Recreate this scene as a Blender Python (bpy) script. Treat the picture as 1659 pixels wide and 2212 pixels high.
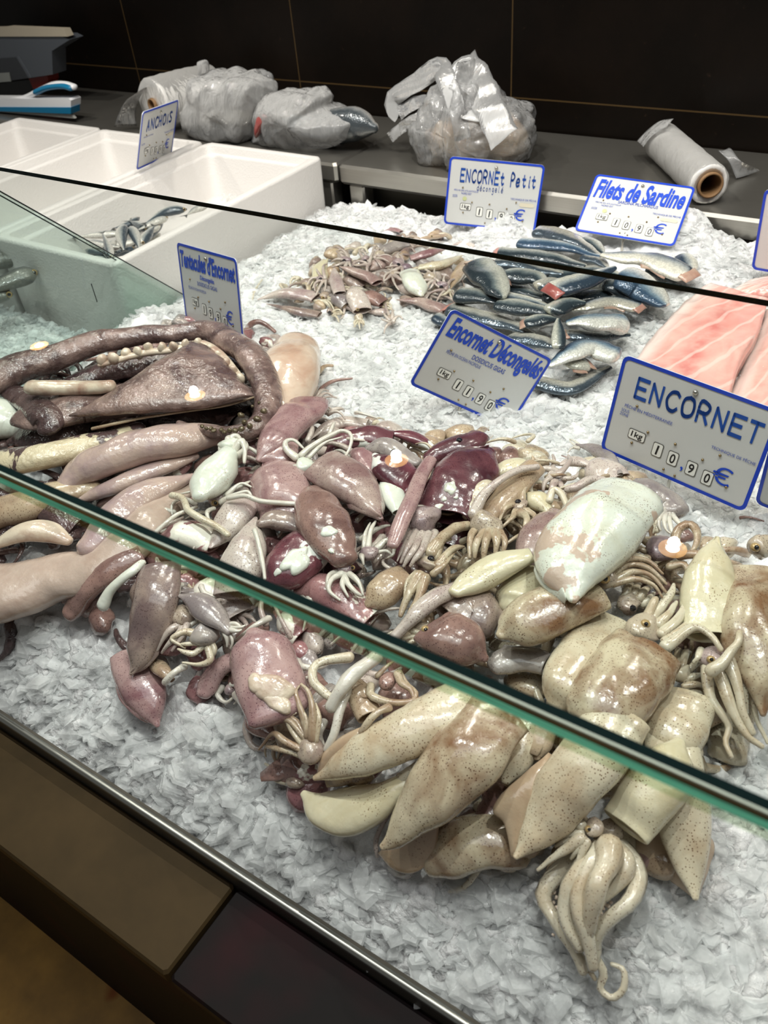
import bpy, math, random
import numpy as np
from mathutils import Vector, Matrix

# ------------------------------------------------------------------ clear
for _o in list(bpy.data.objects):
    bpy.data.objects.remove(_o, do_unlink=True)
SC = bpy.context.scene
COL = SC.collection
rng = random.Random(11)
nr = np.random.default_rng(11)

# ------------------------------------------------------------------ camera (solved from the counter's and wall's vanishing points)
W, H, F = 1659.0, 2212.0, 1790.6
CZ = 1.45
R = np.array([[0.83696996, 0.54160703, -0.07837801],
              [0.29892845, -0.57243891, -0.76351521],
              [-0.45839183, 0.61560987, -0.64101592]])   # rows: camera right, down, forward in world axes
cam = bpy.data.cameras.new('camera')
co = bpy.data.objects.new('camera', cam)
COL.objects.link(co)
co.matrix_world = Matrix(((R[0, 0], -R[1, 0], -R[2, 0], 0), (R[0, 1], -R[1, 1], -R[2, 1], 0),
                          (R[0, 2], -R[1, 2], -R[2, 2], CZ), (0, 0, 0, 1)))
cam.sensor_fit = 'AUTO'
cam.sensor_width = 36.0
cam.lens = F / H * 36.0
cam.clip_start = 0.02
cam.dof.use_dof = True
cam.dof.focus_distance = 0.95
cam.dof.aperture_fstop = 10.0
SC.camera = co

# ------------------------------------------------------------------ view, world, lights
SC.view_settings.view_transform = 'Standard'
SC.view_settings.look = 'None'
SC.view_settings.gamma = 1.0
SC.view_settings.exposure = -0.22
try:
    SC.view_settings.use_curve_mapping = False
except Exception:
    pass
SC.cycles.max_bounces = 6
SC.cycles.diffuse_bounces = 3
SC.cycles.glossy_bounces = 2
SC.cycles.transmission_bounces = 4
SC.cycles.transparent_max_bounces = 10
SC.cycles.sample_clamp_indirect = 4.0
SC.cycles.caustics_reflective = False
SC.cycles.caustics_refractive = False
wd = bpy.data.worlds.new('room_light')
SC.world = wd
wd.use_nodes = True
wd.node_tree.nodes['Background'].inputs[0].default_value = (0.99, 1.0, 0.97, 1)
wd.node_tree.nodes['Background'].inputs[1].default_value = 0.17

LAMP_Y, LAMP_Z = 1.198, CZ + 0.50
LAMP_X = [-1.868 * 1.1, -1.315 * 1.1, -0.767 * 1.1, -0.215 * 1.1, 0.338 * 1.1]
def spot(name, loc, aim, watts, col, ang, radius):
    l = bpy.data.lights.new(name, 'SPOT')
    l.energy = watts; l.color = col; l.spot_size = math.radians(ang); l.spot_blend = 0.5; l.shadow_soft_size = radius
    o = bpy.data.objects.new(name, l); COL.objects.link(o)
    o.location = loc
    o.rotation_euler = (Vector(aim) - Vector(loc)).to_track_quat('-Z', 'Y').to_euler()
    return o
def area(name, loc, aim, watts, col, sx, sy):
    l = bpy.data.lights.new(name, 'AREA')
    l.shape = 'RECTANGLE'; l.size = sx; l.size_y = sy; l.energy = watts; l.color = col
    o = bpy.data.objects.new(name, l); COL.objects.link(o)
    o.location = loc
    o.rotation_euler = (Vector(aim) - Vector(loc)).to_track_quat('-Z', 'Y').to_euler()
    return o
for _i, _x in enumerate(LAMP_X):
    spot('rail_lamp_light', (_x, LAMP_Y, LAMP_Z - 0.035), (_x, 1.05, 0.8), 16, (1.0, 0.96, 0.87), 120, 0.011)
for _x in (-1.5, -0.95, -0.4, 0.15):
    spot('added_counter_spot', (_x, 0.62, CZ + 1.05), (_x, 0.50, 0.8), 35, (1.0, 1.0, 0.95), 110, 0.016)  # added unseen row of spots, for glints and a brighter front
area('overhead_fill_light', (-0.4, 0.1, 2.75), (-0.6, 0.9, 0.8), 14, (1.0, 1.0, 1.0), 2.4, 0.8)  # added soft fill from above, stands for no fixture

# ------------------------------------------------------------------ pixel <-> world
def ray(px, py):
    d = np.array([(px - W / 2) / F, (py - H / 2) / F, 1.0])
    return R.T @ d                                     # unit forward depth
def at(px, py, z):                                     # point where the view ray meets the horizontal plane z (world)
    d = ray(px, py); return d * ((z - CZ) / d[2]) + np.array([0, 0, CZ])
def aty(px, py, y):                                    # ... the vertical plane y
    d = ray(px, py); return d * (y / d[1]) + np.array([0, 0, CZ])
def depth(p):
    return float(R[2] @ (np.asarray(p, float) - np.array([0, 0, CZ])))
def sstep(a, b, x):
    t = np.clip((np.asarray(x, float) - a) / (b - a), 0, 1); return t * t * (3 - 2 * t)

_ys = [0.15, 0.215, 0.25, 0.31, 0.45, 0.9, 1.5]
_zs = [-0.79, -0.775, -0.738, -0.700, -0.675, -0.657, -0.647]
def ice_z(x, y):
    x = np.asarray(x, float); y = np.asarray(y, float)
    z = np.interp(y, _ys, _zs)
    z = z + 0.038 * sstep(-0.75, -0.25, x) * sstep(1.15, 1.45, y)
    z = z - 0.03 * sstep(-1.10, -1.25, x)
    z = z + 0.006 * np.sin(x * 23 + 1) * np.sin(y * 27 + x * 9) + 0.004 * np.sin(x * 51) * np.sin(y * 47 + 2)
    return CZ + z
def poly_world(px):
    return np.array([at(a, b, CZ - 0.66)[:2] for a, b in px])
PILE_MAIN = poly_world([(-260, 880), (0, 800), (200, 735), (420, 700), (600, 735), (690, 800), (700, 890), (860, 915), (1040, 935), (1090, 960),
    (1250, 985), (1340, 1010), (1440, 1060), (1500, 1140), (1580, 1160), (1700, 1160), (1780, 1500), (1700, 1640), (1560, 1660), (1545, 1850), (1500, 1935),
    (1380, 1860), (1360, 2000), (1330, 2110), (1230, 2010), (1160, 1870), (1000, 1870), (830, 1880), (780, 1800), (690, 1760), (560, 1650), (520, 1560),
    (430, 1500), (350, 1550), (300, 1540), (250, 1430), (140, 1360), (80, 1310), (-260, 1400)])
PILE_SMALL = poly_world([(550, 650), (690, 555), (810, 520), (1000, 505), (1020, 580), (1000, 660), (850, 700), (740, 700), (600, 685)])
PILE_FISH = poly_world([(940, 690), (1000, 600), (1070, 545), (1170, 495), (1310, 515), (1500, 560), (1490, 605), (1440, 660), (1370, 700), (1330, 790), (1250, 850), (1150, 850), (1000, 760)])
def sdist(poly, x, y):                                  # signed distance, + inside
    x = np.atleast_1d(np.asarray(x, float)); y = np.atleast_1d(np.asarray(y, float))
    a = poly; b = np.roll(poly, -1, 0)
    d = np.full(x.shape, 1e9); ins = np.zeros(x.shape, bool)
    for (x0, y0), (x1, y1) in zip(a, b):
        ex, ey = x1 - x0, y1 - y0
        t = np.clip(((x - x0) * ex + (y - y0) * ey) / (ex * ex + ey * ey + 1e-12), 0, 1)
        d = np.minimum(d, np.hypot(x - x0 - t * ex, y - y0 - t * ey))
        c = (y0 > y) != (y1 > y)
        ins ^= c & (x < (x1 - x0) * (y - y0) / (y1 - y0 + 1e-15) + x0)
    return np.where(ins, d, -d)
def mound(x, y):
    return 0.034 * sstep(-0.01, 0.08, sdist(PILE_MAIN, x, y)) + 0.014 * sstep(0, 0.06, sdist(PILE_SMALL, x, y)) + 0.022 * sstep(0, 0.07, sdist(PILE_FISH, x, y))
_gx, _gy = np.arange(-2.6, 0.9, 0.006), np.arange(0.0, 1.7, 0.006)
_GX, _GY = np.meshgrid(_gx, _gy)
_GP = ice_z(_GX, _GY) + mound(_GX.ravel(), _GY.ravel()).reshape(_GX.shape)
def pile(x, y):
    u = min(max((x + 2.6) / 0.006, 0), len(_gx) - 2.001); v = min(max(y / 0.006, 0), len(_gy) - 2.001)
    i, j = int(u), int(v); a, b = u - i, v - j
    return float((_GP[j, i] * (1 - a) + _GP[j, i + 1] * a) * (1 - b) + (_GP[j + 1, i] * (1 - a) + _GP[j + 1, i + 1] * a) * b)
def proj(px, py, lift=0.0):
    z = CZ - 0.64
    for _ in range(9):
        p = at(px, py, z)
        z = 0.5 * z + 0.5 * (pile(p[0], p[1]) + lift)
    return at(px, py, z)
def m_per_px(p):
    return depth(p) / F

# ------------------------------------------------------------------ materials
def srgb(r, g, b, k=1.0):
    def f(c):
        c /= 255.0
        return (c / 12.92 if c <= 0.04045 else ((c + 0.055) / 1.055) ** 2.4) * k
    return (min(f(r), 0.95), min(f(g), 0.95), min(f(b), 0.95), 1)
def newmat(name):
    m = bpy.data.materials.new(name); m.use_nodes = True
    nt = m.node_tree; bs = nt.nodes['Principled BSDF']
    return m, nt, bs
def N(nt, kind, **kw):
    n = nt.nodes.new(kind)
    for k, v in kw.items():
        if k.startswith('i_'):
            key = k[2:]
            n.inputs[int(key) if key.isdigit() else key.replace('_', ' ')].default_value = v
        else:
            setattr(n, k, v)
    return n
def ramp(nt, src, a, b, c0=(0, 0, 0, 1), c1=(1, 1, 1, 1)):
    n = nt.nodes.new('ShaderNodeValToRGB')
    n.color_ramp.elements[0].position = a; n.color_ramp.elements[0].color = c0
    n.color_ramp.elements[1].position = b; n.color_ramp.elements[1].color = c1
    nt.links.new(src, n.inputs[0]); return n.outputs[0]
def mixc(nt, fac, a, b, mode='MIX'):
    n = nt.nodes.new('ShaderNodeMix'); n.data_type = 'RGBA'; n.blend_type = mode
    for s, v in ((0, fac), (6, a), (7, b)):
        if isinstance(v, bpy.types.NodeSocket): nt.links.new(v, n.inputs[s])
        else: n.inputs[s].default_value = v
    return n.outputs[2]
def mul(nt, a, b):
    n = nt.nodes.new('ShaderNodeMath'); n.operation = 'MULTIPLY'
    for s, v in ((0, a), (1, b)):
        if isinstance(v, bpy.types.NodeSocket): nt.links.new(v, n.inputs[s])
        else: n.inputs[s].default_value = v
    return n.outputs[0]
def objcoord(nt, jitter=True):
    tc = nt.nodes.new('ShaderNodeTexCoord')
    if not jitter: return tc.outputs['Object']
    oi = nt.nodes.new('ShaderNodeObjectInfo')
    vm = N(nt, 'ShaderNodeVectorMath', operation='SCALE'); vm.inputs[0].default_value = (7.3, 3.1, 5.7)
    nt.links.new(oi.outputs['Random'], vm.inputs['Scale'])
    ad = N(nt, 'ShaderNodeVectorMath', operation='ADD')
    nt.links.new(tc.outputs['Object'], ad.inputs[0]); nt.links.new(vm.outputs[0], ad.inputs[1])
    return ad.outputs[0]
def noise_tex(nt, co_, scale, detail=3.0, rough=0.5, dist=0.0):
    n = N(nt, 'ShaderNodeTexNoise'); n.inputs['Scale'].default_value = scale; n.inputs['Detail'].default_value = detail
    n.inputs['Roughness'].default_value = rough; n.inputs['Distortion'].default_value = dist
    nt.links.new(co_, n.inputs['Vector']); return n.outputs['Fac']
def bump(nt, bs, h, strength, dist, prev=None):
    b = N(nt, 'ShaderNodeBump'); b.inputs['Strength'].default_value = strength; b.inputs['Distance'].default_value = dist
    nt.links.new(h, b.inputs['Height'])
    if prev is not None: nt.links.new(prev, b.inputs['Normal'])
    nt.links.new(b.outputs[0], bs.inputs['Normal']); return b.outputs[0]

def skin(name, base, dark, spot=(90, 60, 45), blotch=0.45, dots=0.5, torn=0.0, torn_col=(222, 226, 216), rough=0.19, dot_scale=400.0, sss=0.10, wrinkle=0.16):
    """wet cephalopod skin: base colour, darker blotches, pigment dots, torn pale patches, a wet coat broken by fine wrinkles"""
    m, nt, bs = newmat(name); L = nt.links
    v = objcoord(nt)
    n1 = noise_tex(nt, v, 19.0, 4, 0.6, 0.6)
    c = mixc(nt, ramp(nt, n1, 0.62 - blotch * 0.45, 0.80 - blotch * 0.3), srgb(*base, 0.91), srgb(*dark, 0.91))
    uvn = nt.nodes.new('ShaderNodeTexCoord'); su = N(nt, 'ShaderNodeSeparateXYZ'); L.new(uvn.outputs['UV'], su.inputs[0])
    cr_ = nt.nodes.new('ShaderNodeValToRGB'); e = cr_.color_ramp.elements; e[0].position = 0.28; e[0].color = (0, 0, 0, 1); e[1].position = 0.74; e[1].color = (0, 0, 0, 1); q = e.new(0.52); q.color = (1, 1, 1, 1)
    L.new(su.outputs[1], cr_.inputs[0])
    c = mixc(nt, mul(nt, mul(nt, cr_.outputs[0], ramp(nt, noise_tex(nt, v, 36.0, 4, 0.6), 0.38, 0.62)), 0.15 + 0.6 * blotch), c, srgb(*dark, 0.91))
    if dots > 0:
        vo = N(nt, 'ShaderNodeTexVoronoi'); vo.inputs['Scale'].default_value = dot_scale; L.new(v, vo.inputs['Vector'])
        d = ramp(nt, vo.outputs['Distance'], 0.17, 0.32, (1, 1, 1, 1), (0, 0, 0, 1))
        n2 = ramp(nt, noise_tex(nt, v, 34.0, 3), 0.58 - dots * 0.40, 0.66)
        c = mixc(nt, mul(nt, mul(nt, d, n2), 0.95), c, srgb(*spot))
    if torn > 0:
        n3 = noise_tex(nt, v, 17.0, 5, 0.55, 0.4)
        t = ramp(nt, n3, 0.70 - torn * 0.3, 0.715 - torn * 0.3)
        c = mixc(nt, t, c, srgb(*torn_col, 1.1))
    L.new(c, bs.inputs['Base Color'])
    r = N(nt, 'ShaderNodeMapRange'); r.inputs['To Min'].default_value = rough * 0.7; r.inputs['To Max'].default_value = rough * 1.8
    L.new(noise_tex(nt, v, 60.0, 2), r.inputs['Value']); L.new(r.outputs[0], bs.inputs['Roughness'])
    bs.inputs['Specular IOR Level'].default_value = 0.6
    bs.inputs['Coat Weight'].default_value = 0.6; bs.inputs['Coat Roughness'].default_value = 0.04
    bs.inputs['Subsurface Weight'].default_value = sss
    bs.inputs['Subsurface Radius'].default_value = (1.0, 0.6, 0.4); bs.inputs['Subsurface Scale'].default_value = 0.006
    p = bump(nt, bs, noise_tex(nt, v, 55.0, 4, 0.55), wrinkle, 0.007)
    cb = N(nt, 'ShaderNodeBump'); cb.inputs['Strength'].default_value = 0.22; cb.inputs['Distance'].default_value = 0.002
    L.new(noise_tex(nt, v, 125.0, 2, 0.5), cb.inputs['Height']); L.new(p, cb.inputs['Normal']); L.new(cb.outputs[0], bs.inputs['Coat Normal'])
    return m
M = {}
M['beige'] = skin('beige_squid_skin', (216, 206, 180), (190, 168, 138), (104, 72, 48), 0.35, 0.75)
M['cream'] = skin('cream_squid_skin', (220, 212, 182), (206, 194, 158), (120, 90, 60), 0.3, 0.12)
M['tan'] = skin('tan_squid_skin', (198, 178, 150), (164, 138, 114), (100, 70, 50), 0.45, 0.7)
M['tanfin'] = skin('tan_fin_skin', (190, 168, 140), (176, 148, 122), (120, 90, 70), 0.4, 0.1)
M['rusty'] = skin('rusty_speckled_skin', (210, 198, 170), (134, 100, 72), (88, 56, 38), 0.52, 1.0)
M['pink'] = skin('pink_squid_skin', (186, 156, 152), (140, 102, 106), (92, 52, 64), 0.45, 0.9)
M['pinkgrey'] = skin('pink_grey_squid_skin', (184, 164, 154), (140, 110, 108), (84, 52, 60), 0.5, 0.9)
M['palepink'] = skin('pale_pink_squid_skin', (206, 194, 184), (172, 150, 148), (92, 62, 66), 0.3, 0.95)
M['maroon'] = skin('maroon_squid_skin', (114, 72, 78), (76, 42, 50), (66, 26, 40), 0.5, 0.9, 0.16)
M['maroontorn'] = skin('torn_maroon_skin', (122, 72, 80), (84, 44, 54), (66, 26, 40), 0.5, 0.9, 0.55, (220, 222, 216))
M['pinktorn'] = skin('torn_pink_skin', (176, 134, 132), (136, 92, 96), (90, 50, 56), 0.5, 0.9, 0.40, (222, 218, 206))
M['brown'] = skin('brown_squid_skin', (162, 130, 120), (112, 84, 80), (70, 44, 44), 0.5, 0.8)
M['greybrown'] = skin('grey_brown_squid_skin', (166, 148, 136), (118, 100, 98), (70, 52, 52), 0.5, 0.9)
M['grey'] = skin('translucent_grey_flesh', (176, 168, 160), (134, 124, 124), (84, 70, 74), 0.5, 0.5)
M['white'] = skin('peeled_white_flesh', (228, 232, 220), (212, 214, 196), (160, 130, 100), 0.3, 0.05)
M['whitetan'] = skin('half_peeled_white_skin', (226, 230, 218), (216, 216, 196), (110, 84, 70), 0.3, 0.4, 0.5, (186, 166, 150))
M['arm'] = skin('cream_arm_skin', (216, 208, 186), (194, 176, 148), (110, 76, 56), 0.4, 0.6)
M['armbrown'] = skin('brown_edged_arm_skin', (206, 194, 168), (150, 120, 94), (96, 62, 42), 0.55, 0.7)
M['armpink'] = skin('pinkish_arm_skin', (204, 193, 182), (164, 144, 138), (96, 66, 70), 0.4, 0.7)
M['armpale'] = skin('pale_arm_skin', (222, 218, 206), (198, 190, 178), (130, 110, 100), 0.3, 0.2)
M['head'] = skin('speckled_head_skin', (196, 182, 160), (138, 118, 112), (80, 56, 50), 0.5, 0.9)
M['headpink'] = skin('violet_head_skin', (184, 166, 162), (128, 108, 118), (74, 52, 62), 0.5, 0.9)
M['giant'] = skin('giant_squid_brown_skin', (158, 134, 126), (92, 72, 70), (70, 48, 48), 0.55, 0.0, rough=0.17, wrinkle=0.7)
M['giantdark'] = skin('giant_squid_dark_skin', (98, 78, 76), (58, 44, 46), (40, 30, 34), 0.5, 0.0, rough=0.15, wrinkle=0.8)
M['lilac'] = skin('giant_squid_lilac_flesh', (200, 176, 164), (176, 152, 152), (120, 90, 80), 0.45, 0.0, rough=0.16, wrinkle=0.3)
M['lilacpale'] = skin('giant_squid_smooth_flesh', (196, 176, 162), (178, 154, 140), (120, 90, 80), 0.4, 0.0, rough=0.2, wrinkle=0.2)
M['peach'] = skin('pale_peach_flesh', (218, 196, 176), (196, 160, 138), (120, 90, 80), 0.35, 0.0, rough=0.18, wrinkle=0.2)
M['ivory'] = skin('ivory_cut_flesh', (226, 212, 190), (170, 134, 116), (120, 90, 80), 0.4, 0.0, wrinkle=0.2)
M['creamdark'] = skin('cream_flesh_with_dark_skin', (220, 206, 176), (212, 196, 164), (120, 90, 80), 0.3, 0.0, 0.5, (84, 66, 66), wrinkle=0.6)
def plain(name, col, rough=0.5, metal=0.0, spec=0.5, coat=0.0, k=1.0):
    m, nt, bs = newmat(name)
    bs.inputs['Base Color'].default_value = srgb(*col, k) if max(col) > 1 else (*col, 1)
    bs.inputs['Roughness'].default_value = rough; bs.inputs['Metallic'].default_value = metal
    bs.inputs['Specular IOR Level'].default_value = spec; bs.inputs['Coat Weight'].default_value = coat
    return m
M['eye_gold'] = plain('gold_eye', (176, 150, 104), 0.2, 0.2, coat=0.6)
M['eye_dark'] = plain('dark_eye', (26, 24, 32), 0.1, coat=1.0)
M['pupil'] = plain('black_pupil', (12, 12, 16), 0.08, coat=1.0)
M['sucker'] = plain('olive_sucker', (96, 84, 62), 0.18, 0.25, coat=0.8)
M['suckerpale'] = plain('pale_sucker', (214, 196, 178), 0.25, coat=0.6)

# ------------------------------------------------------------------ mesh helpers
def link(name, me, mat, parent=None, smooth=True):
    if mat is not None: me.materials.append(mat)
    if smooth and len(me.polygons):
        me.polygons.foreach_set('use_smooth', np.ones(len(me.polygons), bool))
    o = bpy.data.objects.new(name, me); COL.objects.link(o)
    if parent is not None: o.parent = parent
    return o
def mesh(name, V, Fc, mat, parent=None, org=(0, 0, 0), smooth=True, uv=None):
    me = bpy.data.meshes.new(name)
    V = np.asarray(V, float) - np.asarray(org, float)
    me.from_pydata(V.tolist(), [], [tuple(f) for f in Fc])
    if uv is not None:
        ul = me.uv_layers.new(name='uv')
        idx = np.zeros(len(me.loops), np.int32); me.loops.foreach_get('vertex_index', idx)
        ul.data.foreach_set('uv', np.asarray(uv, np.float32)[idx].ravel())
    me.update()
    return link(name, me, mat, parent, smooth)
def tag(o, label=None, cat=None, group=None, kind=None):
    if label: o['label'] = label
    if cat: o['category'] = cat
    if group: o['group'] = group
    if kind: o['kind'] = kind
    return o
def thing(name, label, cat, loc, group=None):
    o = bpy.data.objects.new(name, None); COL.objects.link(o)
    o.empty_display_size = 0.02
    o.location = tuple(float(c) for c in loc)
    return tag(o, label, cat, group)
def crs(P, n):                                          # Catmull-Rom through rows of P, n samples
    P = np.asarray(P, float)
    if len(P) == 1: return np.repeat(P, n, 0)
    Q = np.vstack([2 * P[0] - P[1], P, 2 * P[-1] - P[-2]])
    out = []
    for t in np.linspace(0, len(P) - 1 - 1e-9, n):
        i = int(t); u = t - i; a, b, c, d = Q[i], Q[i + 1], Q[i + 2], Q[i + 3]
        out.append(0.5 * (2 * b + (c - a) * u + (2 * a - 5 * b + 4 * c - d) * u * u + (3 * b - a - 3 * c + d) * u ** 3))
    return np.array(out)
def frames(P):
    T = np.gradient(P, axis=0); T /= np.linalg.norm(T, axis=1)[:, None] + 1e-12
    S = np.cross(T, np.array([0, 0, 1.0]))
    nrm = np.linalg.norm(S, axis=1)
    for i in range(len(S)):
        if nrm[i] < 0.25 and i > 0: S[i] = S[i - 1] - T[i] * (S[i - 1] @ T[i])
        elif i > 0 and S[i] @ S[i - 1] < 0: S[i] = -S[i]
    S /= np.linalg.norm(S, axis=1)[:, None] + 1e-12
    return T, S, np.cross(S, T)
def wob(V, scale, amp, seed):
    g = np.random.default_rng(seed)
    out = np.zeros_like(V)
    for k in range(5):
        w = g.normal(size=3) * scale * (1 + 0.6 * k); ph = g.uniform(0, 6.28, 3)
        s = (V @ w)[:, None] + ph[None, :]
        out += np.sin(s) / (1 + 0.8 * k)
    return V + out * amp * 0.45
def tube_geo(P, rs, rn, seg=14, round0=True, round1=True, hollow=False):
    """rings along P: rs sideways radius, rn upward radius; rounded or hollow ends"""
    P = np.asarray(P, float); T, S, Nn = frames(P)
    rs = np.asarray(rs, float); rn = np.asarray(rn, float)
    rings = []                                          # (centre, S, N, rs, rn, u)
    n = len(P)
    if round0:
        for a in (0.12, 0.5, 0.85):
            h = math.sqrt(1 - a * a); rings.append((P[0] - T[0] * rn[0] * h * 0.9, S[0], Nn[0], rs[0] * a, rn[0] * a, 0.0))
    for i in range(n): rings.append((P[i], S[i], Nn[i], rs[i], rn[i], i / (n - 1)))
    if hollow:
        e = n - 1
        for a, b in ((0.93, -0.001), (0.86, 0.002), (0.8, 0.012), (0.66, 0.03), (0.35, 0.045)):
            rings.append((P[e] - T[e] * b, S[e], Nn[e], rs[e] * a, rn[e] * a, 1.0))
    elif round1:
        for a in (0.85, 0.5, 0.12):
            h = math.sqrt(1 - a * a); rings.append((P[-1] + T[-1] * rn[-1] * h * 0.9, S[-1], Nn[-1], rs[-1] * a, rn[-1] * a, 1.0))
    th = np.linspace(0, 2 * math.pi, seg, endpoint=False)
    V = []; UV = []
    for c, s, nn, a, b, u in rings:
        V.append(c + np.outer(np.cos(th) * a, s) + np.outer(np.sin(th) * b, nn))
        UV.append(np.stack([np.full(seg, u), 0.5 + 0.5 * np.cos(th)], 1))
    m = len(rings); V = np.vstack(V); UV = np.vstack(UV)
    Fc = []
    for j in range(m - 1):
        for k in range(seg):
            k2 = (k + 1) % seg
            Fc.append((j * seg + k, j * seg + k2, (j + 1) * seg + k2, (j + 1) * seg + k))
    Fc.append(tuple(range(seg - 1, -1, -1))); Fc.append(tuple((m - 1) * seg + k for k in range(seg)))
    return V, Fc, UV
def sheet_geo(A, B, th=0.003, dome=0.0, n=14, k=8, rip=0.0, seed=1):
    """closed thin solid lofted from curve A (thick edge) to curve B (thin edge)"""
    A = crs(A, n); B = crs(B, n)
    top = []; bot = []; g = np.random.default_rng(seed); ph = g.uniform(0, 6, 3)
    for j in range(k + 1):
        t = j / k
        row = A * (1 - t) + B * t
        e = np.sin(np.linspace(0, math.pi, n)) ** 0.5
        h = th * (1 - 0.75 * t ** 2) * (0.25 + 0.75 * e)
        z = dome * math.sin(math.pi * t * 0.9) * e + rip * np.sin(np.linspace(0, 7, n) + ph[0] + 3 * t) * t
        top.append(row + np.stack([0 * h, 0 * h, z + h / 2], 1)); bot.append(row + np.stack([0 * h, 0 * h, z - h / 2], 1))
    V = np.vstack(top + bot); K = (k + 1) * n; Fc = []
    for j in range(k):
        for i in range(n - 1):
            a = j * n + i
            Fc.append((a, a + 1, a + n + 1, a + n)); Fc.append((K + a, K + a + n, K + a + n + 1, K + a + 1))
    for i in range(n - 1):
        Fc.append((i, K + i, K + i + 1, i + 1)); a = k * n + i; Fc.append((a, a + 1, K + a + 1, K + a))
    for j in range(k):
        a = j * n; Fc.append((a, a + n, K + a + n, K + a)); a += n - 1; Fc.append((a, K + a, K + a + n, a + n))
    g_ = [np.linspace(0, 1, n)] * (k + 1)
    UV = np.stack([np.concatenate(g_ + g_), np.concatenate([np.full(n, j / k) for j in range(k + 1)] * 2)], 1)
    return V, Fc, UV
def ball_geo(c, r, nu=14, nv=9, axes=None):
    c = np.asarray(c, float); r = np.asarray(r if np.ndim(r) else [r] * 3, float)
    V = [c + np.array([0, 0, r[2]])]; Fc = []
    for j in range(1, nv):
        a = math.pi * j / nv
        for i in range(nu):
            b = 2 * math.pi * i / nu
            V.append(c + r * np.array([math.sin(a) * math.cos(b), math.sin(a) * math.sin(b), math.cos(a)]))
    V.append(c - np.array([0, 0, r[2]]))
    for i in range(nu): Fc.append((0, 1 + i, 1 + (i + 1) % nu))
    for j in range(nv - 2):
        for i in range(nu):
            a = 1 + j * nu + i; b = 1 + j * nu + (i + 1) % nu
            Fc.append((a, a + nu, b + nu, b))
    e = len(V) - 1; s = 1 + (nv - 2) * nu
    for i in range(nu): Fc.append((s + i, e, s + (i + 1) % nu))
    return np.array(V), Fc
def box_geo(lo, hi, bev=0.0):
    x0, y0, z0 = lo; x1, y1, z1 = hi; b = bev
    if b <= 0:
        V = [(x, y, z) for z in (z0, z1) for x, y in ((x0, y0), (x1, y0), (x1, y1), (x0, y1))]
        return np.array(V, float), [(3, 2, 1, 0), (4, 5, 6, 7), (0, 1, 5, 4), (1, 2, 6, 5), (2, 3, 7, 6), (3, 0, 4, 7)]
    def loop(i, z):
        return [(x0 + i + b, y0 + i, z), (x1 - i - b, y0 + i, z), (x1 - i, y0 + i + b, z), (x1 - i, y1 - i - b, z),
                (x1 - i - b, y1 - i, z), (x0 + i + b, y1 - i, z), (x0 + i, y1 - i - b, z), (x0 + i, y0 + i + b, z)]
    V = loop(b * 0.7, z0) + loop(0, z0 + b) + loop(0, z1 - b) + loop(b * 0.7, z1); Fc = [tuple(range(7, -1, -1)), tuple(range(24, 32))]
    for j in range(3):
        for k in range(8):
            Fc.append((j * 8 + k, j * 8 + (k + 1) % 8, j * 8 + 8 + (k + 1) % 8, j * 8 + 8 + k))
    return np.array(V, float), Fc
def join_geo(parts):
    V = []; Fc = []; o = 0
    for v, f in parts:
        V.append(np.asarray(v, float)); Fc += [tuple(i + o for i in q) for q in f]; o += len(v)
    return np.vstack(V), Fc
# ------------------------------------------------------------------ setting
def struct(name, V, Fc, mat, smooth=False):
    o = mesh(name, V, Fc, mat, smooth=smooth); o['kind'] = 'structure'; return o
# dark glossy wall tiles with ochre grout
m, nt, bs = newmat('dark_wall_tile'); L = nt.links
v = objcoord(nt, False)
sx = N(nt, 'ShaderNodeSeparateXYZ'); L.new(v, sx.inputs[0])
def groutmask(sock, off, period, half):
    a = N(nt, 'ShaderNodeMath', operation='ADD'); L.new(sock, a.inputs[0]); a.inputs[1].default_value = -off + 60 * period + period / 2
    b = N(nt, 'ShaderNodeMath', operation='MODULO'); L.new(a.outputs[0], b.inputs[0]); b.inputs[1].default_value = period
    c = N(nt, 'ShaderNodeMath', operation='SUBTRACT'); L.new(b.outputs[0], c.inputs[0]); c.inputs[1].default_value = period / 2
    d = N(nt, 'ShaderNodeMath', operation='ABSOLUTE'); L.new(c.outputs[0], d.inputs[0])
    e = N(nt, 'ShaderNodeMath', operation='LESS_THAN'); L.new(d.outputs[0], e.inputs[0]); e.inputs[1].default_value = half
    return e.outputs[0]
gx = groutmask(sx.outputs[0], -1.508, 0.606, 0.0016); gz = groutmask(sx.outputs[2], CZ - 0.51, 0.6, 0.0016)
mx = N(nt, 'ShaderNodeMath', operation='MAXIMUM'); L.new(gx, mx.inputs[0]); L.new(gz, mx.inputs[1])
n1 = noise_tex(nt, v, 5, 5, 0.6)
c = mixc(nt, ramp(nt, n1, 0.4, 0.75), srgb(14, 10, 7), srgb(24, 17, 12))
c = mixc(nt, ramp(nt, noise_tex(nt, v, 60, 4, 0.7), 0.66, 0.74), c, srgb(44, 32, 24))
c = mixc(nt, mx.outputs[0], c, srgb(74, 58, 36))
L.new(c, bs.inputs['Base Color']); bs.inputs['Roughness'].default_value = 0.4; bs.inputs['Specular IOR Level'].default_value = 0.12
M['wall'] = m
V, Fc = box_geo((-4.2, 1.852, 0), (2.2, 1.95, 2.9)); struct('wall_back', V, Fc, M['wall'])
m, nt, bs = newmat('ochre_floor_tile'); L = nt.links
v = objcoord(nt, False); n1 = noise_tex(nt, v, 6, 5, 0.6)
c = mixc(nt, ramp(nt, n1, 0.35, 0.7), srgb(196, 150, 76), srgb(130, 100, 56))
c = mixc(nt, ramp(nt, noise_tex(nt, v, 9, 2), 0.64, 0.72), c, srgb(140, 76, 22))
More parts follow.
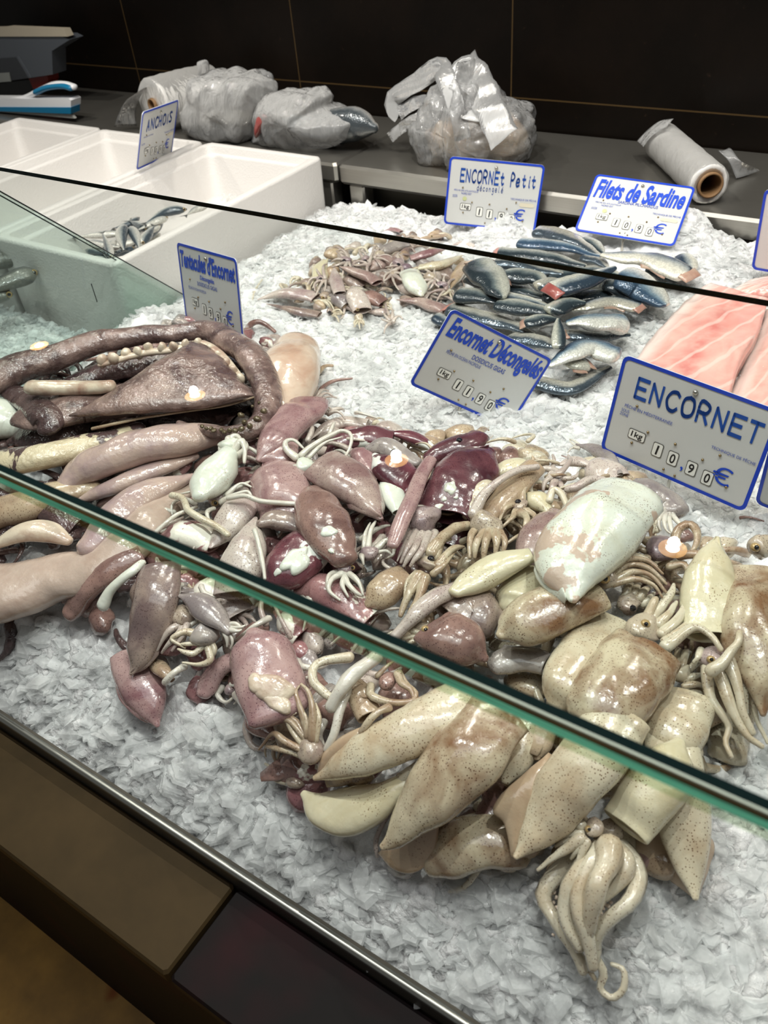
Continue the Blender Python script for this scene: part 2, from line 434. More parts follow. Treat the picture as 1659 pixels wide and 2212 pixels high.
L.new(c, bs.inputs['Base Color']); bs.inputs['Roughness'].default_value = 0.4
M['floor'] = m
V, Fc = box_geo((-4.2, -2.2, -0.08), (2.2, 1.95, 0)); struct('floor', V, Fc, M['floor'])
M['ceil'] = plain('grey_ceiling', (120, 118, 114), 0.9)
V, Fc = box_geo((-4.2, -2.2, 2.9), (2.2, 1.95, 2.98)); struct('ceiling', V, Fc, M['ceil'])

# brushed steel
def steel(name, col, rough, stretch=(1, 60, 60), k=1.0):
    m, nt, bs = newmat(name); L = nt.links
    v = objcoord(nt, False); mp = N(nt, 'ShaderNodeMapping'); mp.inputs['Scale'].default_value = stretch; L.new(v, mp.inputs['Vector'])
    n1 = noise_tex(nt, mp.outputs[0], 9, 4, 0.6)
    c = mixc(nt, n1, srgb(*[q * 0.9 for q in col], k), srgb(*col, k)); L.new(c, bs.inputs['Base Color'])
    bs.inputs['Metallic'].default_value = 0.85
    r = N(nt, 'ShaderNodeMapRange'); r.inputs['To Min'].default_value = rough * 0.8; r.inputs['To Max'].default_value = rough * 1.25
    n2 = noise_tex(nt, v, 14, 4, 0.6); L.new(n2, r.inputs['Value']); L.new(r.outputs[0], bs.inputs['Roughness'])
    bump(nt, bs, n1, 0.08, 0.001)
    return m
M['steel'] = steel('brushed_steel', (172, 168, 160), 0.30)
M['steeldark'] = steel('worn_steel_panel', (120, 114, 104), 0.45)

# back worktop: two steel tables with a seam, apron, recessed panel, legs
TZ = CZ - 0.575
def worktable(name, label, x0, x1):
    t = thing(name, label, 'worktop', ((x0 + x1) / 2, 1.67, 0), 'steel worktables behind the ice counter')
    o = t.location
    V, Fc = box_geo((x0, 1.499, TZ - 0.042), (x1, 1.848, TZ), 0.006); mesh('table_top', V, Fc, M['steel'], t, o, False)
    V, Fc = box_geo((x0 + 0.03, 1.56, 0.30), (x1 - 0.03, 1.58, TZ - 0.043)); mesh('front_panel', V, Fc, M['steeldark'], t, o, False)
    for a in (x0 + 0.02, x1 - 0.06):
        for b in (1.505, 1.79):
            V, Fc = box_geo((a, b, 0.0), (a + 0.04, b + 0.04, TZ - 0.042), 0.004); mesh('leg', V, Fc, M['steel'], t, o, False)
worktable('steel_worktable', 'steel worktable end on the left carrying the scale, bag roll and bagged fish', -3.6, -1.152)
worktable('steel_worktable', 'steel worktable on the right carrying the tied carrier bag and film roll', -1.146, 1.2)

# ice tray: steel trough with bright rolled rim
m, nt, bs = newmat('dull_wet_steel'); L = nt.links
bs.inputs['Base Color'].default_value = srgb(150, 150, 144); bs.inputs['Metallic'].default_value = 0.9; bs.inputs['Roughness'].default_value = 0.3
M['rim'] = m
t = thing('ice_tray', 'long steel tray with a bright rolled front rim holding the crushed ice', 'display tray', (-0.6, 0.85, 0))
RZ = CZ - 0.745
prof = [(0.206, RZ - 0.075), (0.206, RZ - 0.004), (0.208, RZ), (0.213, RZ + 0.001), (0.217, RZ - 0.002), (0.222, RZ - 0.05), (0.24, RZ - 0.06), (1.49, RZ - 0.05), (1.49, RZ + 0.02), (1.494, RZ + 0.02), (1.494, RZ - 0.075)]
V = [(x, a, b) for x in (-3.4, 1.1) for a, b in prof]; n = len(prof)
Fc = [(i, (i + 1) % n, n + (i + 1) % n, n + i) for i in range(n)] + [tuple(range(n - 1, -1, -1)), tuple(range(n, 2 * n))]
mesh('trough', V, Fc, M['steeldark'], t, t.location, False)
th = np.linspace(0, 2 * math.pi, 12, endpoint=False)
V = [(x, 0.2095 + 0.0042 * math.cos(a), RZ - 0.001 + 0.0042 * math.sin(a)) for x in (-3.4, 1.1) for a in th]
Fc = [(i, (i + 1) % 12, 12 + (i + 1) % 12, 12 + i) for i in range(12)]
mesh('rim', V, Fc, M['rim'], t, t.location)
V, Fc = box_geo((-3.4, 0.23, 0.0), (1.1, 1.48, RZ - 0.076)); mesh('base_cabinet', V, Fc, M['steeldark'], t, t.location, False)
# ledge under the rim: brown stone on the left, right of the joint a person's shadow painted into the colour
m, nt, bs = newmat('brown_stone_ledge'); L = nt.links
v = objcoord(nt, False); n1 = noise_tex(nt, v, 9, 5, 0.65)
L.new(mixc(nt, ramp(nt, n1, 0.35, 0.7), srgb(64, 51, 32), srgb(50, 40, 25)), bs.inputs['Base Color']); bs.inputs['Roughness'].default_value = 0.6; bs.inputs['Specular IOR Level'].default_value = 0.08
M['ledge'] = m
m, nt, bs = newmat('shadow_dark_red_black'); L = nt.links
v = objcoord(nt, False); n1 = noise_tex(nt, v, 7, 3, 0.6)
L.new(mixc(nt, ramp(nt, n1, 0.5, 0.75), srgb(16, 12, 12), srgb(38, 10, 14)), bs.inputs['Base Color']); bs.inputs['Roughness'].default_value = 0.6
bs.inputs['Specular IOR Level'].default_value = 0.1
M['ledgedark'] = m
LZ = CZ - 0.765
o = mesh('counter_ledge', *box_geo((-3.4, 0.1115, LZ - 0.02), (-0.374, 0.2055, LZ), 0.003), M['ledge'], smooth=False)
tag(o, 'brown stone ledge below the rim at the lower left, ending at a joint', 'ledge')
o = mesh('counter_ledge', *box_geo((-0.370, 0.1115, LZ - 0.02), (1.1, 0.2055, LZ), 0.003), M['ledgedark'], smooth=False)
tag(o, 'ledge below the rim right of the joint, coloured red-black for a shadow', 'ledge')
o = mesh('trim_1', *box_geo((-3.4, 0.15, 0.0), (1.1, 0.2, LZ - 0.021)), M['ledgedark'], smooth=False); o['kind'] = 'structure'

# ------------------------------------------------------------------ crushed ice (nobody could count it): rough bed plus thousands of flakes, one object
m, nt, bs = newmat('packed_white_ice'); L = nt.links
tc = nt.nodes.new('ShaderNodeTexCoord'); v = tc.outputs['Object']
L.new(mixc(nt, noise_tex(nt, v, 40, 4, 0.6), (0.91, 0.93, 0.93, 1), (0.96, 0.97, 0.97, 1)), bs.inputs['Base Color'])
bs.inputs['Roughness'].default_value = 0.24; bs.inputs['Subsurface Weight'].default_value = 0.6; bs.inputs['Subsurface Radius'].default_value = (1, 1.05, 1.06); bs.inputs['Subsurface Scale'].default_value = 0.014
p = bump(nt, bs, noise_tex(nt, v, 110, 5, 0.7), 0.8, 0.006); vo = N(nt, 'ShaderNodeTexVoronoi'); vo.inputs['Scale'].default_value = 150; L.new(v, vo.inputs['Vector']); bump(nt, bs, vo.outputs['Distance'], 0.5, 0.004, p); M['icebed'] = m
m = bpy.data.materials.new('clear_ice_flakes'); m.use_nodes = True; nt = m.node_tree; L = nt.links
nt.nodes.clear(); out = nt.nodes.new('ShaderNodeOutputMaterial')
tc = nt.nodes.new('ShaderNodeTexCoord'); v = tc.outputs['Object']
df = N(nt, 'ShaderNodeBsdfDiffuse'); tl = N(nt, 'ShaderNodeBsdfTranslucent'); gl = N(nt, 'ShaderNodeBsdfGlossy'); tr = N(nt, 'ShaderNodeBsdfTransparent')
df.inputs[0].default_value = (0.97, 0.98, 0.98, 1); tl.inputs[0].default_value = (0.98, 0.99, 0.985, 1); gl.inputs['Roughness'].default_value = 0.12
tr.inputs[0].default_value = (1.0, 1.0, 1.0, 1)
bp = N(nt, 'ShaderNodeBump'); bp.inputs['Strength'].default_value = 0.6; bp.inputs['Distance'].default_value = 0.003
L.new(noise_tex(nt, v, 120, 4, 0.6), bp.inputs['Height'])
for q in (df, gl): L.new(bp.outputs[0], q.inputs['Normal'])
m1 = N(nt, 'ShaderNodeMixShader'); m1.inputs[0].default_value = 0.6; L.new(df.outputs[0], m1.inputs[1]); L.new(tl.outputs[0], m1.inputs[2])
mt = N(nt, 'ShaderNodeMixShader'); L.new(ramp(nt, noise_tex(nt, v, 45, 3), 0.35, 0.65, (0.35, 0.35, 0.35, 1), (0.80, 0.80, 0.80, 1)), mt.inputs[0]); L.new(m1.outputs[0], mt.inputs[1]); L.new(tr.outputs[0], mt.inputs[2])
fr = N(nt, 'ShaderNodeFresnel'); fr.inputs[0].default_value = 1.31; L.new(bp.outputs[0], fr.inputs['Normal'])
ge = nt.nodes.new('ShaderNodeNewGeometry'); iv = N(nt, 'ShaderNodeMath', operation='SUBTRACT'); iv.inputs[0].default_value = 1.0; L.new(ge.outputs['Backfacing'], iv.inputs[1])
m2 = N(nt, 'ShaderNodeMixShader'); L.new(mul(nt, fr.outputs[0], iv.outputs[0]), m2.inputs[0]); L.new(mt.outputs[0], m2.inputs[1]); L.new(gl.outputs[0], m2.inputs[2])
L.new(m2.outputs[0], out.inputs[0]); M['ice'] = m

BUMPS = []                                              # heaps pressed against the feet of signs: (x, y, radius, height)
for px, py, r_, h_ in ((940, 885, 0.04, 0.020), (1060, 950, 0.04, 0.012), (900, 855, 0.03, 0.012), (1070, 515, 0.05, 0.022), (1350, 540, 0.05, 0.02), (1430, 548, 0.05, 0.025), (1270, 520, 0.04, 0.02),
                       (1480, 540, 0.05, 0.02), (330, 690, 0.05, 0.03), (270, 715, 0.04, 0.02), (1500, 530, 0.05, 0.015), (1100, 500, 0.03, 0.02), (420, 1500, 0.03, 0.02), (775, 1805, 0.02, 0.012), (1220, 1880, 0.03, 0.01)):
    p = at(px, py, CZ - 0.64); BUMPS.append((p[0], p[1], r_, h_))
def ice_top(x, y):
    z = ice_z(x, y)
    for bx, by, r_, h_ in BUMPS: z = z + h_ * np.exp(-(((x - bx) ** 2 + (y - by) ** 2) / (r_ * r_)))
    return z
xs = np.arange(-1.95, 0.36, 0.0075); ys = np.concatenate([np.arange(0.2215, 0.5, 0.006), np.arange(0.5, 1.489, 0.0085)])
X, Y = np.meshgrid(xs, ys)
Z = ice_top(X, Y)
Z = Z + 0.006 * np.sin(X * 61 + 2 * np.sin(Y * 40)) * np.sin(Y * 66 + 2 * np.sin(X * 45)) + nr.normal(0, 0.0022, Z.shape) + 0.004 * np.sin(X * 140 + 3 * np.sin(Y * 90)) * np.sin(Y * 150 + 2 * np.sin(X * 70))
BOXED = (X < -1.145) & (Y > 0.845)
Z = np.where(BOXED, CZ - 0.80, Z)
V = np.stack([X.ravel(), Y.ravel(), Z.ravel()], 1); nx = len(xs); ny = len(ys)
I, J = np.meshgrid(np.arange(nx - 1), np.arange(ny - 1)); a = (J * nx + I).ravel()
Fg = np.stack([a, a + 1, a + nx + 1, a + nx], 1)
NF = 34000
fx = nr.uniform(-1.9, 0.34, NF * 2); fy = 0.225 + 1.26 * nr.uniform(0, 1, NF * 2) ** 1.25
keep = (sdist(PILE_MAIN, fx, fy) < 0.012) & (sdist(PILE_SMALL, fx, fy) < 0.03) & (sdist(PILE_FISH, fx, fy) < 0.03)
keep &= ~((fx < -1.15) & (fy > 0.84)) & (fy > 0.222)
fx, fy = fx[keep][:NF], fy[keep][:NF]; nfl = len(fx)
size = nr.gamma(1.9, 0.0034, nfl) + 0.0030; size = np.minimum(size, 0.022) * np.where(fy < 0.5, 1.12, 0.9)
fz = ice_top(fx, fy) + nr.uniform(-0.004, 0.004, nfl)
K = 6
ang = (np.arange(K)[None, :] + nr.uniform(-0.36, 0.36, (nfl, K))) * (2 * math.pi / K)
rad = size[:, None] * nr.uniform(0.6, 1.1, (nfl, K))
asp = nr.uniform(0.35, 0.95, nfl)[:, None]
lx, ly = rad * np.cos(ang), rad * np.sin(ang) * asp
thk = (size * nr.uniform(0.09, 0.26, nfl))[:, None]
tilt = np.abs(nr.normal(0, 0.40, nfl)); azi = nr.uniform(0, 6.283, nfl); spin = nr.uniform(0, 6.283, nfl)
cs, sn = np.cos(spin)[:, None], np.sin(spin)[:, None]
ex, ey = lx * cs - ly * sn, lx * sn + ly * cs
P3 = []
for s, sc in ((-1, 1.0), (1, 0.82)):
    q = np.stack([ex * sc, ey * sc, np.repeat(s * thk / 2, K, 1) + nr.normal(0, 0.0005, (nfl, K))], 2)
    P3.append(q)
Q = np.concatenate(P3, 1)                               # nfl x 2K x 3
ct, st, ca, sa = np.cos(tilt), np.sin(tilt), np.cos(azi), np.sin(azi)
def rotm(q):                                            # tilt about a horizontal axis at azimuth
    x, y, z = q[..., 0], q[..., 1], q[..., 2]
    u = x * ca[:, None] + y * sa[:, None]; w = -x * sa[:, None] + y * ca[:, None]
    u2 = u * ct[:, None] + z * st[:, None]; z2 = -u * st[:, None] + z * ct[:, None]
    return np.stack([u2 * ca[:, None] - w * sa[:, None], u2 * sa[:, None] + w * ca[:, None], z2], -1)
Q = rotm(Q) + np.stack([fx, fy, fz], 1)[:, None, :]
base = len(V) + np.arange(nfl) * (2 * K)
sides = np.concatenate([np.stack([base + k, base + (k + 1) % K, base + K + (k + 1) % K, base + K + k], 1) for k in range(K)])
faces = Fg.tolist() + sides.tolist() + np.stack([base + K + k for k in range(K)], 1).tolist() + np.stack([base + k for k in range(K - 1, -1, -1)], 1).tolist()
ice = mesh('crushed_ice', np.vstack([V, Q.reshape(-1, 3)]), faces, M['icebed'], smooth=False)
ice.data.materials.append(M['ice'])
_own = np.concatenate([np.tile(np.arange(nfl), K), np.arange(nfl), np.arange(nfl)]); _clear = (nr.uniform(0, 1, nfl) < 1.1).astype(np.int32)
_mi = np.zeros(len(faces), np.int32); _mi[len(Fg):] = _clear[_own]; ice.data.polygons.foreach_set('material_index', _mi)
_sm = np.zeros(len(faces), bool); _sm[:len(Fg)] = True; _sm[len(Fg):] = (nr.uniform(0, 1, nfl) < -0.1)[_own]; ice.data.polygons.foreach_set('use_smooth', _sm)
tag(ice, 'white crushed ice filling the tray under all the seafood', 'ice', kind='stuff')

# ------------------------------------------------------------------ glass
def glass(name, tint, rough=0.0, ior=1.5, refl=1.0):
    m = bpy.data.materials.new(name); m.use_nodes = True; nt = m.node_tree; L = nt.links
    nt.nodes.clear(); out = nt.nodes.new('ShaderNodeOutputMaterial')
    tr = N(nt, 'ShaderNodeBsdfTransparent'); tr.inputs[0].default_value = tint
    gl = N(nt, 'ShaderNodeBsdfGlossy'); gl.inputs['Roughness'].default_value = rough
    fr = N(nt, 'ShaderNodeFresnel'); fr.inputs[0].default_value = ior
    ge = nt.nodes.new('ShaderNodeNewGeometry'); iv = N(nt, 'ShaderNodeMath', operation='SUBTRACT'); iv.inputs[0].default_value = refl; L.new(ge.outputs['Backfacing'], iv.inputs[1]); iv.use_clamp = True
    mx = N(nt, 'ShaderNodeMixShader'); L.new(mul(nt, fr.outputs[0], iv.outputs[0]), mx.inputs[0]); L.new(tr.outputs[0], mx.inputs[1]); L.new(gl.outputs[0], mx.inputs[2])
    L.new(mx.outputs[0], out.inputs[0]); return m
M['glass'] = glass('clear_shelf_glass', (0.975, 0.99, 0.982, 1))
M['glassgreen'] = glass('green_tinted_glass', (0.84, 0.91, 0.885, 1))
M['edge'] = plain('teal_glass_edge', (34, 112, 98), 0.12, coat=0.6)
m = bpy.data.materials.new('teal_polished_glass_edge'); m.use_nodes = True; nt = m.node_tree; L = nt.links
nt.nodes.clear(); out = nt.nodes.new('ShaderNodeOutputMaterial')
v = objcoord(nt, False); mp = N(nt, 'ShaderNodeMapping'); mp.inputs['Scale'].default_value = (5, 40, 200); L.new(v, mp.inputs['Vector'])
cr_ = nt.nodes.new('ShaderNodeValToRGB'); e = cr_.color_ramp.elements
e[0].position = 0.30; e[0].color = srgb(40, 110, 96); e[1].position = 0.62; e[1].color = srgb(120, 226, 196)
L.new(noise_tex(nt, mp.outputs[0], 1.3, 3, 0.6), cr_.inputs[0])
tl = N(nt, 'ShaderNodeBsdfTranslucent'); L.new(cr_.outputs[0], tl.inputs[0]); df = N(nt, 'ShaderNodeBsdfDiffuse'); L.new(cr_.outputs[0], df.inputs[0])
gl = N(nt, 'ShaderNodeBsdfGlossy'); gl.inputs['Roughness'].default_value = 0.1
m1 = N(nt, 'ShaderNodeMixShader'); m1.inputs[0].default_value = 0.7; L.new(df.outputs[0], m1.inputs[1]); L.new(tl.outputs[0], m1.inputs[2])
m2 = N(nt, 'ShaderNodeMixShader'); m2.inputs[0].default_value = 0.05; L.new(m1.outputs[0], m2.inputs[1]); L.new(gl.outputs[0], m2.inputs[2]); L.new(m2.outputs[0], out.inputs[0])
M['edge'] = m
M['edgedark'] = plain('blackish_green_glass_edge', (10, 26, 26), 0.1, coat=0.5)
M['arris'] = plain('ground_glass_arris', (150, 160, 146), 0.4)
M['lip'] = glass('pale_translucent_lip', (0.80, 0.86, 0.78, 1), 0.2)
GX0, GX1, GY0, GY1, GZ = -3.3, 0.9, 0.2075, 0.6285, CZ - 0.30
t = thing('glass_shelf', 'clear glass sneeze guard with thick teal front edge crossing the whole display', 'glass guard', ((GX0 + GX1) / 2, 0.42, GZ - 0.01))
o = t.location
V, Fc = box_geo((GX0, GY0 + 0.0002, GZ - 0.010), (GX1, GY1, GZ)); mesh('glass_pane', V, Fc, M['glass'], t, o, False)
V = [(x, a, b) for x in (GX0, GX1) for a, b in ((GY0, GZ + 0.0004), (GY0 + 0.0052, GZ + 0.0004), (GY0 + 0.0052, GZ - 0.0104), (GY0, GZ - 0.0104))]
mesh('inner_reflection_band', V, [(0, 1, 5, 4)], M['edgedark'], t, o, False)  # dark strip painted for the internal reflection along the front edge
V, Fc = box_geo((GX0, GY0 - 0.0012, GZ - 0.0012), (GX1, GY0, GZ + 0.0006)); mesh('ground_arris', V, Fc, M['arris'], t, o, False)
V, Fc = box_geo((GX0, GY0 - 0.0011, GZ - 0.0040), (GX1, GY0, GZ - 0.0012)); mesh('shadow_line', V, Fc, M['edgedark'], t, o, False)
V = [(GX0, GY0 - 0.0008, GZ - 0.0104), (GX1, GY0 - 0.0008, GZ - 0.0104), (GX1, GY0 - 0.0008, GZ - 0.0040), (GX0, GY0 - 0.0008, GZ - 0.0040)]; Fc = [(0, 1, 2, 3)]; mesh('polished_edge', V, Fc, M['edge'], t, o, False)
V, Fc = box_geo((GX0, GY0 - 0.0008, GZ - 0.0170), (GX1, GY0 + 0.0008, GZ - 0.0104)); mesh('lower_lip', V, Fc, M['lip'], t, o, False)
V, Fc = box_geo((GX0, GY1, GZ - 0.0042), (GX1, GY1 + 0.0010, GZ + 0.0002)); mesh('rear_edge', V, Fc, M['edgedark'], t, o, False)
for x in (GX0 + 0.1, GX1 - 0.1):
    V, Fc = box_geo((x - 0.01, 0.40, RZ - 0.06), (x + 0.01, 0.42, GZ - 0.0101), 0.002); mesh('support_post', V, Fc, M['steel'], t, o, False)
# green glass divider on the left: a pane with a sloping top edge
X0 = -1.150
yz = [(0.30, CZ - 0.315), (0.52, CZ - 0.315), (0.645, CZ - 0.315), (0.985, CZ - 0.655), (0.985, CZ - 0.70), (0.30, CZ - 0.74)]
def prism(yz, x0, x1):
    n = len(yz); V = [(x, a, b) for x in (x0, x1) for a, b in yz]
    return V, [(i, (i + 1) % n, n + (i + 1) % n, n + i) for i in range(n)] + [tuple(range(n - 1, -1, -1)), tuple(range(n, 2 * n))]
t = thing('glass_divider', 'green tinted glass divider with a sloping top edge behind the giant tentacles', 'glass divider', (X0, 0.6, CZ - 0.7)); o = t.location
V, Fc = prism(yz, X0 - 0.004, X0 + 0.004); mesh('divider_pane', V, Fc, M['glassgreen'], t, o, False)
ed = np.array([(0.645, CZ - 0.315), (0.985, CZ - 0.655)])
for xx, nm in ((X0 + 0.004, 'near_edge_line'), (X0 - 0.022, 'edge_reflection_line')):  # far tube, off the pane, imitates the reflection of the edge
    P = np.stack([np.full(8, xx), np.linspace(ed[0, 0], ed[1, 0], 8), np.linspace(ed[0, 1], ed[1, 1], 8)], 1)
    V, Fc, uv = tube_geo(P, np.full(8, 0.0011), np.full(8, 0.0011), 8); mesh('polished_edge', V, Fc, M['edgedark'], t, o)
V, Fc = box_geo((X0 + 0.0041, 0.7965, CZ - 0.585), (X0 + 0.0046, 0.7980, CZ - 0.552)); mesh('joint_slit', V, Fc, M['edgedark'], t, o, False)

# rail lamps whose reflections hang in the glass
M['lampblack'] = plain('black_lamp_housing', (18, 18, 20), 0.4)
m, nt, bs = newmat('glowing_lamp_lens'); bs.inputs['Base Color'].default_value = (0, 0, 0, 1)
bs.inputs['Emission Color'].default_value = (1.0, 0.55, 0.2, 1); bs.inputs['Emission Strength'].default_value = 12.0
M['lens'] = m
m, nt, bs = newmat('glowing_lamp_core'); bs.inputs['Base Color'].default_value = (0, 0, 0, 1)
bs.inputs['Emission Color'].default_value = (1.0, 0.86, 0.62, 1); bs.inputs['Emission Strength'].default_value = 90.0
M['core'] = m
LW = ['leftmost glowing rail lamp, mirrored in the glass at the picture edge', 'warm rail lamp mirrored over the green divider, left of the giant tentacles',
      'warm rail lamp mirrored as a glow on the giant brown tentacle', 'warm rail lamp mirrored as a glow on the maroon squid', 'warm rail lamp mirrored as a glow on the beige squid at right']
def disc(c, r, n=24):
    V = [(c[0], c[1], c[2])] + [(c[0] + r * math.cos(a), c[1] + r * math.sin(a), c[2]) for a in np.linspace(0, 2 * math.pi, n, endpoint=False)]
    return V, [(0, 1 + (i + 1) % n, 1 + i) for i in range(n)]
def lamp_at(x, label):
    t = thing('rail_lamp', label, 'lamp', (x, LAMP_Y, LAMP_Z), 'rail lamps over the counter'); o = t.location
    P = np.array([(x, LAMP_Y, LAMP_Z - 0.02), (x, LAMP_Y, LAMP_Z + 0.03), (x, LAMP_Y, LAMP_Z + 0.10)])
    V, Fc, uv = tube_geo(P, [0.036, 0.036, 0.03], [0.036, 0.036, 0.03], 20, False, True); mesh('housing', V, Fc, M['lampblack'], t, o)
    mesh('lens', *disc((x, LAMP_Y, LAMP_Z - 0.0205), 0.026), M['lens'], t, o, False)
    mesh('bulb', *disc((x, LAMP_Y, LAMP_Z - 0.0215), 0.0125), M['core'], t, o, False)
    V, Fc = box_geo((x - 0.008, LAMP_Y - 0.008, LAMP_Z + 0.10), (x + 0.008, LAMP_Y + 0.008, 2.9)); mesh('stem', V, Fc, M['lampblack'], t, o, False)
for x, lb in zip(LAMP_X[:4], LW[1:]): lamp_at(x, lb)

# ------------------------------------------------------------------ polystyrene boxes
m, nt, bs = newmat('white_polystyrene'); L = nt.links
v = objcoord(nt)
vo = N(nt, 'ShaderNodeTexVoronoi'); vo.inputs['Scale'].default_value = 230; L.new(v, vo.inputs['Vector'])
c = mixc(nt, ramp(nt, noise_tex(nt, v, 14, 4, 0.6), 0.70, 0.80), srgb(216, 212, 208), srgb(196, 182, 172))
L.new(c, bs.inputs['Base Color']); bs.inputs['Roughness'].default_value = 0.55
bump(nt, bs, vo.outputs['Distance'], 0.25, 0.002)
M['eps'] = m
def rrect(x0, y0, x1, y1, r, z, n=5):
    P = []
    for cx, cy, a0 in ((x1 - r, y1 - r, 0), (x0 + r, y1 - r, 90), (x0 + r, y0 + r, 180), (x1 - r, y0 + r, 270)):
        for k in range(n + 1):
            a = math.radians(a0 + 90 * k / n); P.append((cx + r * math.cos(a), cy + r * math.sin(a), z))
    return P
def foam_box(label, x0, x1, y0, y1, ztop, h, depth_=0.115, mat='eps'):
    loops = []
    def lp(i, z, r): loops.append(rrect(x0 + i, y0 + i, x1 - i, y1 - i, r, z))
    lp(0.006, ztop - h, 0.012); lp(0.004, ztop - h + 0.01, 0.014); lp(0.0, ztop - 0.006, 0.016); lp(0.002, ztop - 0.001, 0.016); lp(0.006, ztop, 0.016)
    lp(0.017, ztop, 0.02); lp(0.019, ztop - 0.002, 0.02); lp(0.020, ztop - 0.016, 0.02); lp(0.022, ztop - 0.018, 0.02); lp(0.028, ztop - 0.019, 0.022); lp(0.030, ztop - 0.022, 0.024)
    lp(0.040, ztop - depth_ + 0.012, 0.03); lp(0.050, ztop - depth_, 0.03)
    k = len(loops[0]); V = [p for q in loops for p in q]; Fc = []
    for j in range(len(loops) - 1):
        for i in range(k): Fc.append((j * k + i, j * k + (i + 1) % k, (j + 1) * k + (i + 1) % k, (j + 1) * k + i))
    Fc.append(tuple(range(k - 1, -1, -1))); Fc.append(tuple((len(loops) - 1) * k + i for i in range(k)))
    V = np.array(V); V[:, 2] += 0.0015 * np.sin(V[:, 0] * 61 + V[:, 1] * 83)
    t = thing('polystyrene_box', label, 'fish box', ((x0 + x1) / 2, (y0 + y1) / 2, ztop - h), 'white polystyrene fish boxes')
    mesh('box_body', V, Fc, M[mat], t, t.location)
    return t
BZ = CZ - 0.55
foam_box('white polystyrene box holding the anchovies, nearest the steel table seam', -1.498, -1.160, 0.862, 1.470, BZ, 0.243)
foam_box('empty white polystyrene box directly left of the anchovy box', -1.850, -1.506, 0.862, 1.470, BZ, 0.243)
foam_box('white polystyrene box cut off by the left picture edge', -2.205, -1.858, 0.862, 1.470, BZ, 0.243)
# ------------------------------------------------------------------ cephalopods
PROF = {'std': [(0, .05), (.05, .16), (.14, .36), (.3, .68), (.48, .92), (.66, 1.0), (.85, .97), (1, .88)],
        'blunt': [(0, .6), (.06, .85), (.2, 1), (.6, 1), (.9, .95), (1, .85)],
        'bulb': [(0, .35), (.15, .75), (.4, 1), (.65, .95), (.85, .7), (1, .5)],
        'spindle': [(0, .08), (.15, .42), (.35, .85), (.5, 1), (.7, .85), (.88, .5), (1, .3)],
        'wide': [(0, .10), (.08, .45), (.2, .85), (.4, 1), (.7, 1), (1, .92)]}
from mathutils.bvhtree import BVHTree
GEO = {}
def remember(t, V, Fc):
    GEO.setdefault(t.name, []).append((np.asarray(V, float), [tuple(f) for f in Fc]))
def surf(t, px, py):
    d = ray(px, py); d = Vector(d / np.linalg.norm(d)); best = None
    for V, Fc in GEO.get(t.name, []):
        h = BVHTree.FromPolygons(V.tolist(), Fc).ray_cast(Vector((0, 0, CZ)), d)
        if h[0] is not None and (best is None or h[3] < best[3]): best = (h[0], -h[1] if h[1].dot(d) > 0 else h[1], 0, h[3])
    return best
_seed = [100]
def nseed():
    _seed[0] += 1; return _seed[0]
def body(pts, w, lift, prof, n=26, flat=0.62):
    P2 = crs(np.array(pts, float), n)
    w = w * 1.07
    c = proj(*P2[n // 2], lift); r = w / 2 * m_per_px(c)
    P = np.array([proj(a, b, lift + r * flat * 0.7) for a, b in P2])
    pr = np.array(PROF[prof]); k = np.interp(np.linspace(0, 1, n), pr[:, 0], pr[:, 1])
    k = np.convolve(np.pad(k, 2, 'edge'), np.ones(5) / 5, 'valid')
    for i in range(2): P[:, 2] = np.convolve(np.pad(P[:, 2], 3, 'edge'), np.ones(7) / 7, 'valid')
    col = 1 - 0.45 * sstep(0.72, 1.0, np.linspace(0, 1, n)) if prof in ('std', 'wide') else 1.0
    return P, r * k, r * k * flat * col, r
def arm_geo(poly, rpx, lift, n=16, end=0.22, seg=8, blunt=False):
    P2 = crs(np.array(poly, float), n)
    r = rpx * m_per_px(proj(*poly[0], lift))
    P = np.array([proj(a, b, lift + r * 0.7) for a, b in P2])
    lift_h = np.sin(np.linspace(0, math.pi, n)) * r * 0.8
    P[:, 2] += lift_h
    k = np.linspace(1, end, n) ** 0.8
    if blunt: k = np.full(n, 1.0)
    g = np.random.default_rng(nseed())
    k = k * (1 + 0.10 * np.sin(np.linspace(0, g.uniform(4, 9), n) + g.uniform(0, 6)))
    V, Fc, UV = tube_geo(P, r * k, r * k * 0.85, seg)
    return wob(V, 90, r * 0.12, nseed()), Fc, UV
def auto_arms(px, py, d, length, n, spread, rpx):
    out = []; g = random.Random(nseed())
    for i in range(n):
        a = math.radians(d + spread * ((i + 0.5) / n - 0.5) * 2 * 0.5)
        L_ = length * g.uniform(0.65, 1.1); cur = g.uniform(-1.1, 1.1); pts = []
        x, y = px + rpx * 1.2 * (i - n / 2 + .5) * math.sin(a) * -0.6, py + rpx * 1.2 * (i - n / 2 + .5) * math.cos(a) * 0.6
        for s in range(6):
            pts.append((x, y)); x += L_ / 5 * math.cos(a); y += L_ / 5 * math.sin(a); a += cur * 0.42 * (0.4 + s / 3)
        out.append((pts, rpx * g.uniform(0.75, 1.1)))
    return out
def eye_parts(t, o, px, py, rp, lift, gold=True):
    p = proj(px, py, lift); r = 0.85 * rp * m_per_px(p); h = surf(t, px, py)
    if h is not None: p = np.array(h[0]) - np.array(h[1]) * r * 0.25
    e = mesh('eye', *ball_geo(p, (r, r, r * 0.8), 14, 10), M['eye_gold' if gold else 'eye_dark'], t, o)
    d = np.array([0, 0, CZ]) - p; d /= np.linalg.norm(d)
    q = p + d * r * 0.62 + np.array([r * 0.15, 0, 0])
    u = mesh('pupil', *ball_geo(q, r * 0.48, 10, 7), M['pupil'], e, o)
